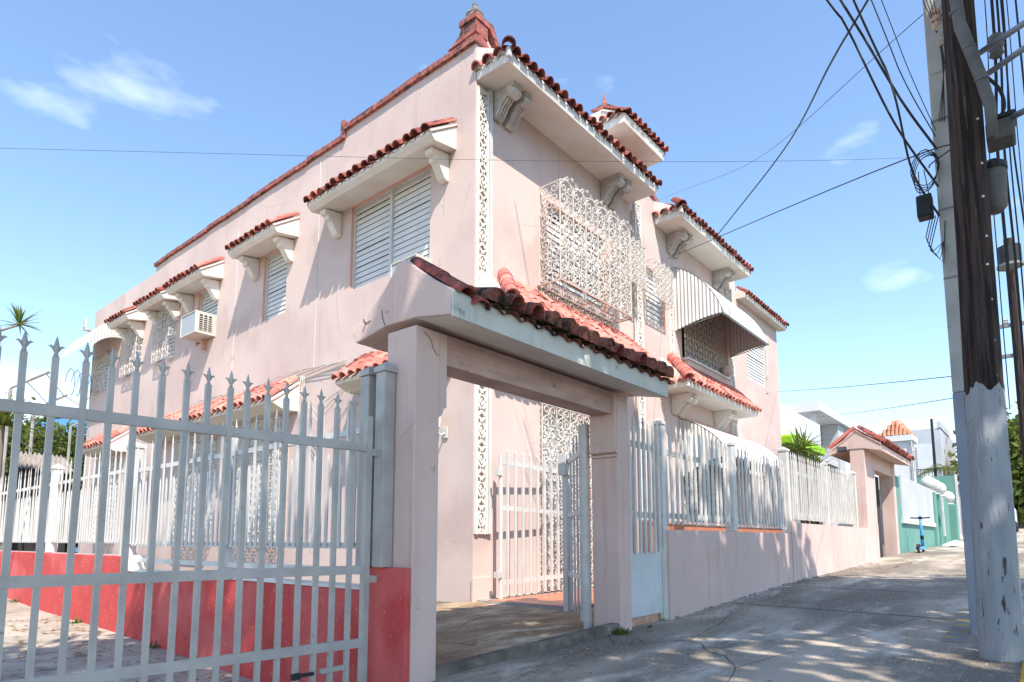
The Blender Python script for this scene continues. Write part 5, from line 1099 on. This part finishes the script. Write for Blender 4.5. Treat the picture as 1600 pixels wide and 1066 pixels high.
NC = 0
def cable(pts, r, label, sag=0.0, group=None, m='cable', nm='cable'):
    """pts: world points; a sagging line through them"""
    P_ = [Vector(p) for p in pts]; P_ = [P_[0]*2-P_[1]]+P_+[P_[-1]*2-P_[-2]]; out = []
    for i in range(1, len(P_)-2):
        a, b, c, d = P_[i-1:i+3]
        for k in range(10):
            t = k/10; out.append(.5*(2*b+(c-a)*t+(2*a-5*b+4*c-d)*t*t+(3*b-a-3*c+d)*t**3)+Vector((0, 0, -sag*4*t*(1-t))))
    out.append(P_[-2])
    return tag(obj(nm, MB().tube(out, r*.72, 5), M[m]), label, 'cable', group)
HUB = at(1408, 247, 'x', 7.6)
cable([at(1447, 232, 'x', 7.75), HUB, far(900, 252, 5.4), far(-120, 229, 7.5), far(-120, 229, 7.5)*4-far(900, 252, 5.4)*3], .0022, 'thin straight cable crossing in front of the whole house')
cable([at(1452, 262, 'x', 7.75), at(1410, 251, 'x', 7.6), at(1044, 404, 'y', HY-.02)], .010, 'service cable from the poles down to the small grille on the facade')
cable([at(1362, -10, 'x', 8.5)*5-at(1300, 95, 'x', 10)*4, at(1362, -10, 'x', 8.5), at(1300, 95, 'x', 10), at(1226, 232, 'x', 14), at(1122, 366, 'x', 17.5)], .022, 'thick black cable dropping from top right to the roof edge')
cable([at(1445, 20, 'x', 8), far(1180, 250, 16), far(1060, 300, 24), far(1000, 325, 40)], .007, 'faint thin wire slanting across the sky behind the thick cable')
for i, (q, r_, lb) in enumerate([([(1286, -8), (1322, 42), (1396, 190), (1466, 292)], .016, 'leftmost cable of the bundle sweeping down to the concrete pole'), ([(1308, -8), (1350, 60), (1410, 160), (1464, 234)], .018, 'second cable of the bundle sweeping down to the concrete pole'),
        ([(1330, -8), (1392, 130), (1425, 265), (1468, 338)], .016, 'long cable of the bundle reaching down to the black box'), ([(1358, -8), (1410, 120), (1462, 214)], .008, 'fine cable right of the bundle, ending at the upper band'), ([(1374, -8), (1420, 110), (1462, 204)], .006, 'finest cable nearest the concrete pole in the bundle')]):
    w_ = [at(*p, 'x', 7.0+.7*j/(len(q)-1)) for j, p in enumerate(q)]; cable([w_[0]*7-w_[1]*6]+w_, r_, lb, .0)
cable([(22.05, HY+.1, 5.05), far(1489, 588, 9.5)], .008, 'upper thin wire from the far house corner to the poles', .03)
cable([far(1275, 652, 26), far(1490, 622, 9.5)], .007, 'lower thin wire over the white house to the poles', .03)
VG = 'vertical cables right of the poles'
VL = ['thin cable hanging just right of the conduit, first of the vertical cables', 'thickest black vertical cable, beside the clamps', 'second thick vertical cable, right of the clamps', 'middle one of the seven vertical cables at top right', 'slender vertical cable between two thick ones at top right', 'rightmost vertical cable, slanting to the picture edge', 'finest vertical cable at top right, farthest back']
for i, (x0, x1, r_, dd) in enumerate([(1538, 1560, .007, 7.3), (1549, 1575, .020, 7.3), (1557, 1588, .016, 7.4), (1563, 1610, .012, 7.5), (1566, 1596, .010, 7.6), (1586, 1640, .012, 7.2), (1572, 1618, .007, 7.9)]):
    cable([at(x0, -10, 'x', dd)+Vector((0, 0, 5)), at(x0, -10, 'x', dd), at((x0+x1)/2-4, 220, 'x', dd), at(x1, 420 if i < 5 else 500, 'x', dd), at(x1+18, 640, 'x', dd+.3)], r_, VL[i], 0, VG)
cable([at(1540, 118, 'x', 6.62), at(1562, 140, 'x', 6.62), at(1569, 168, 'x', 6.62), at(1556, 190, 'x', 6.66), at(1549, 200, 'x', 6.66)], .020, 'short thick black cable bending round the conduit foot')
cable([at(1470, 248, 'x', 7.74), at(1463, 262, 'x', 7.72), at(1467, 300, 'x', 7.74), at(1470, 312, 'x', 7.74)], .006, 'short white cable tail on the concrete pole', 0, None, 'white')
for i, (x, y) in enumerate([(1462, 30), (1470, 55), (1478, 18)]):
    p = at(x, y, 'x', 7.6); t = tag(obj('insulator', MB().lathe([(.02, -.12), (.05, -.08), (.03, -.04), (.055, 0), (.03, .04), (.05, .08), (.02, .12)], p, 9), M['conc'] if i else M['rust']), ['rust-brown insulator high on the concrete pole', 'lowest pale insulator on the concrete pole', 'topmost pale insulator beside the wooden pole'][i], 'insulator', 'insulators on the concrete pole')
for k in range(4):
    cable([at(1440+6*k, -5, 'x', 7.55), at(1466+3*k, 60+10*k, 'x', 7.6), at(1474, 120, 'x', 7.66), at(1476-3*k, 190, 'x', 7.72)], .006, ['leftmost', 'second', 'third', 'rightmost'][k]+' of the loose thin cables running down the concrete pole', 0, 'loose cables on the concrete pole')
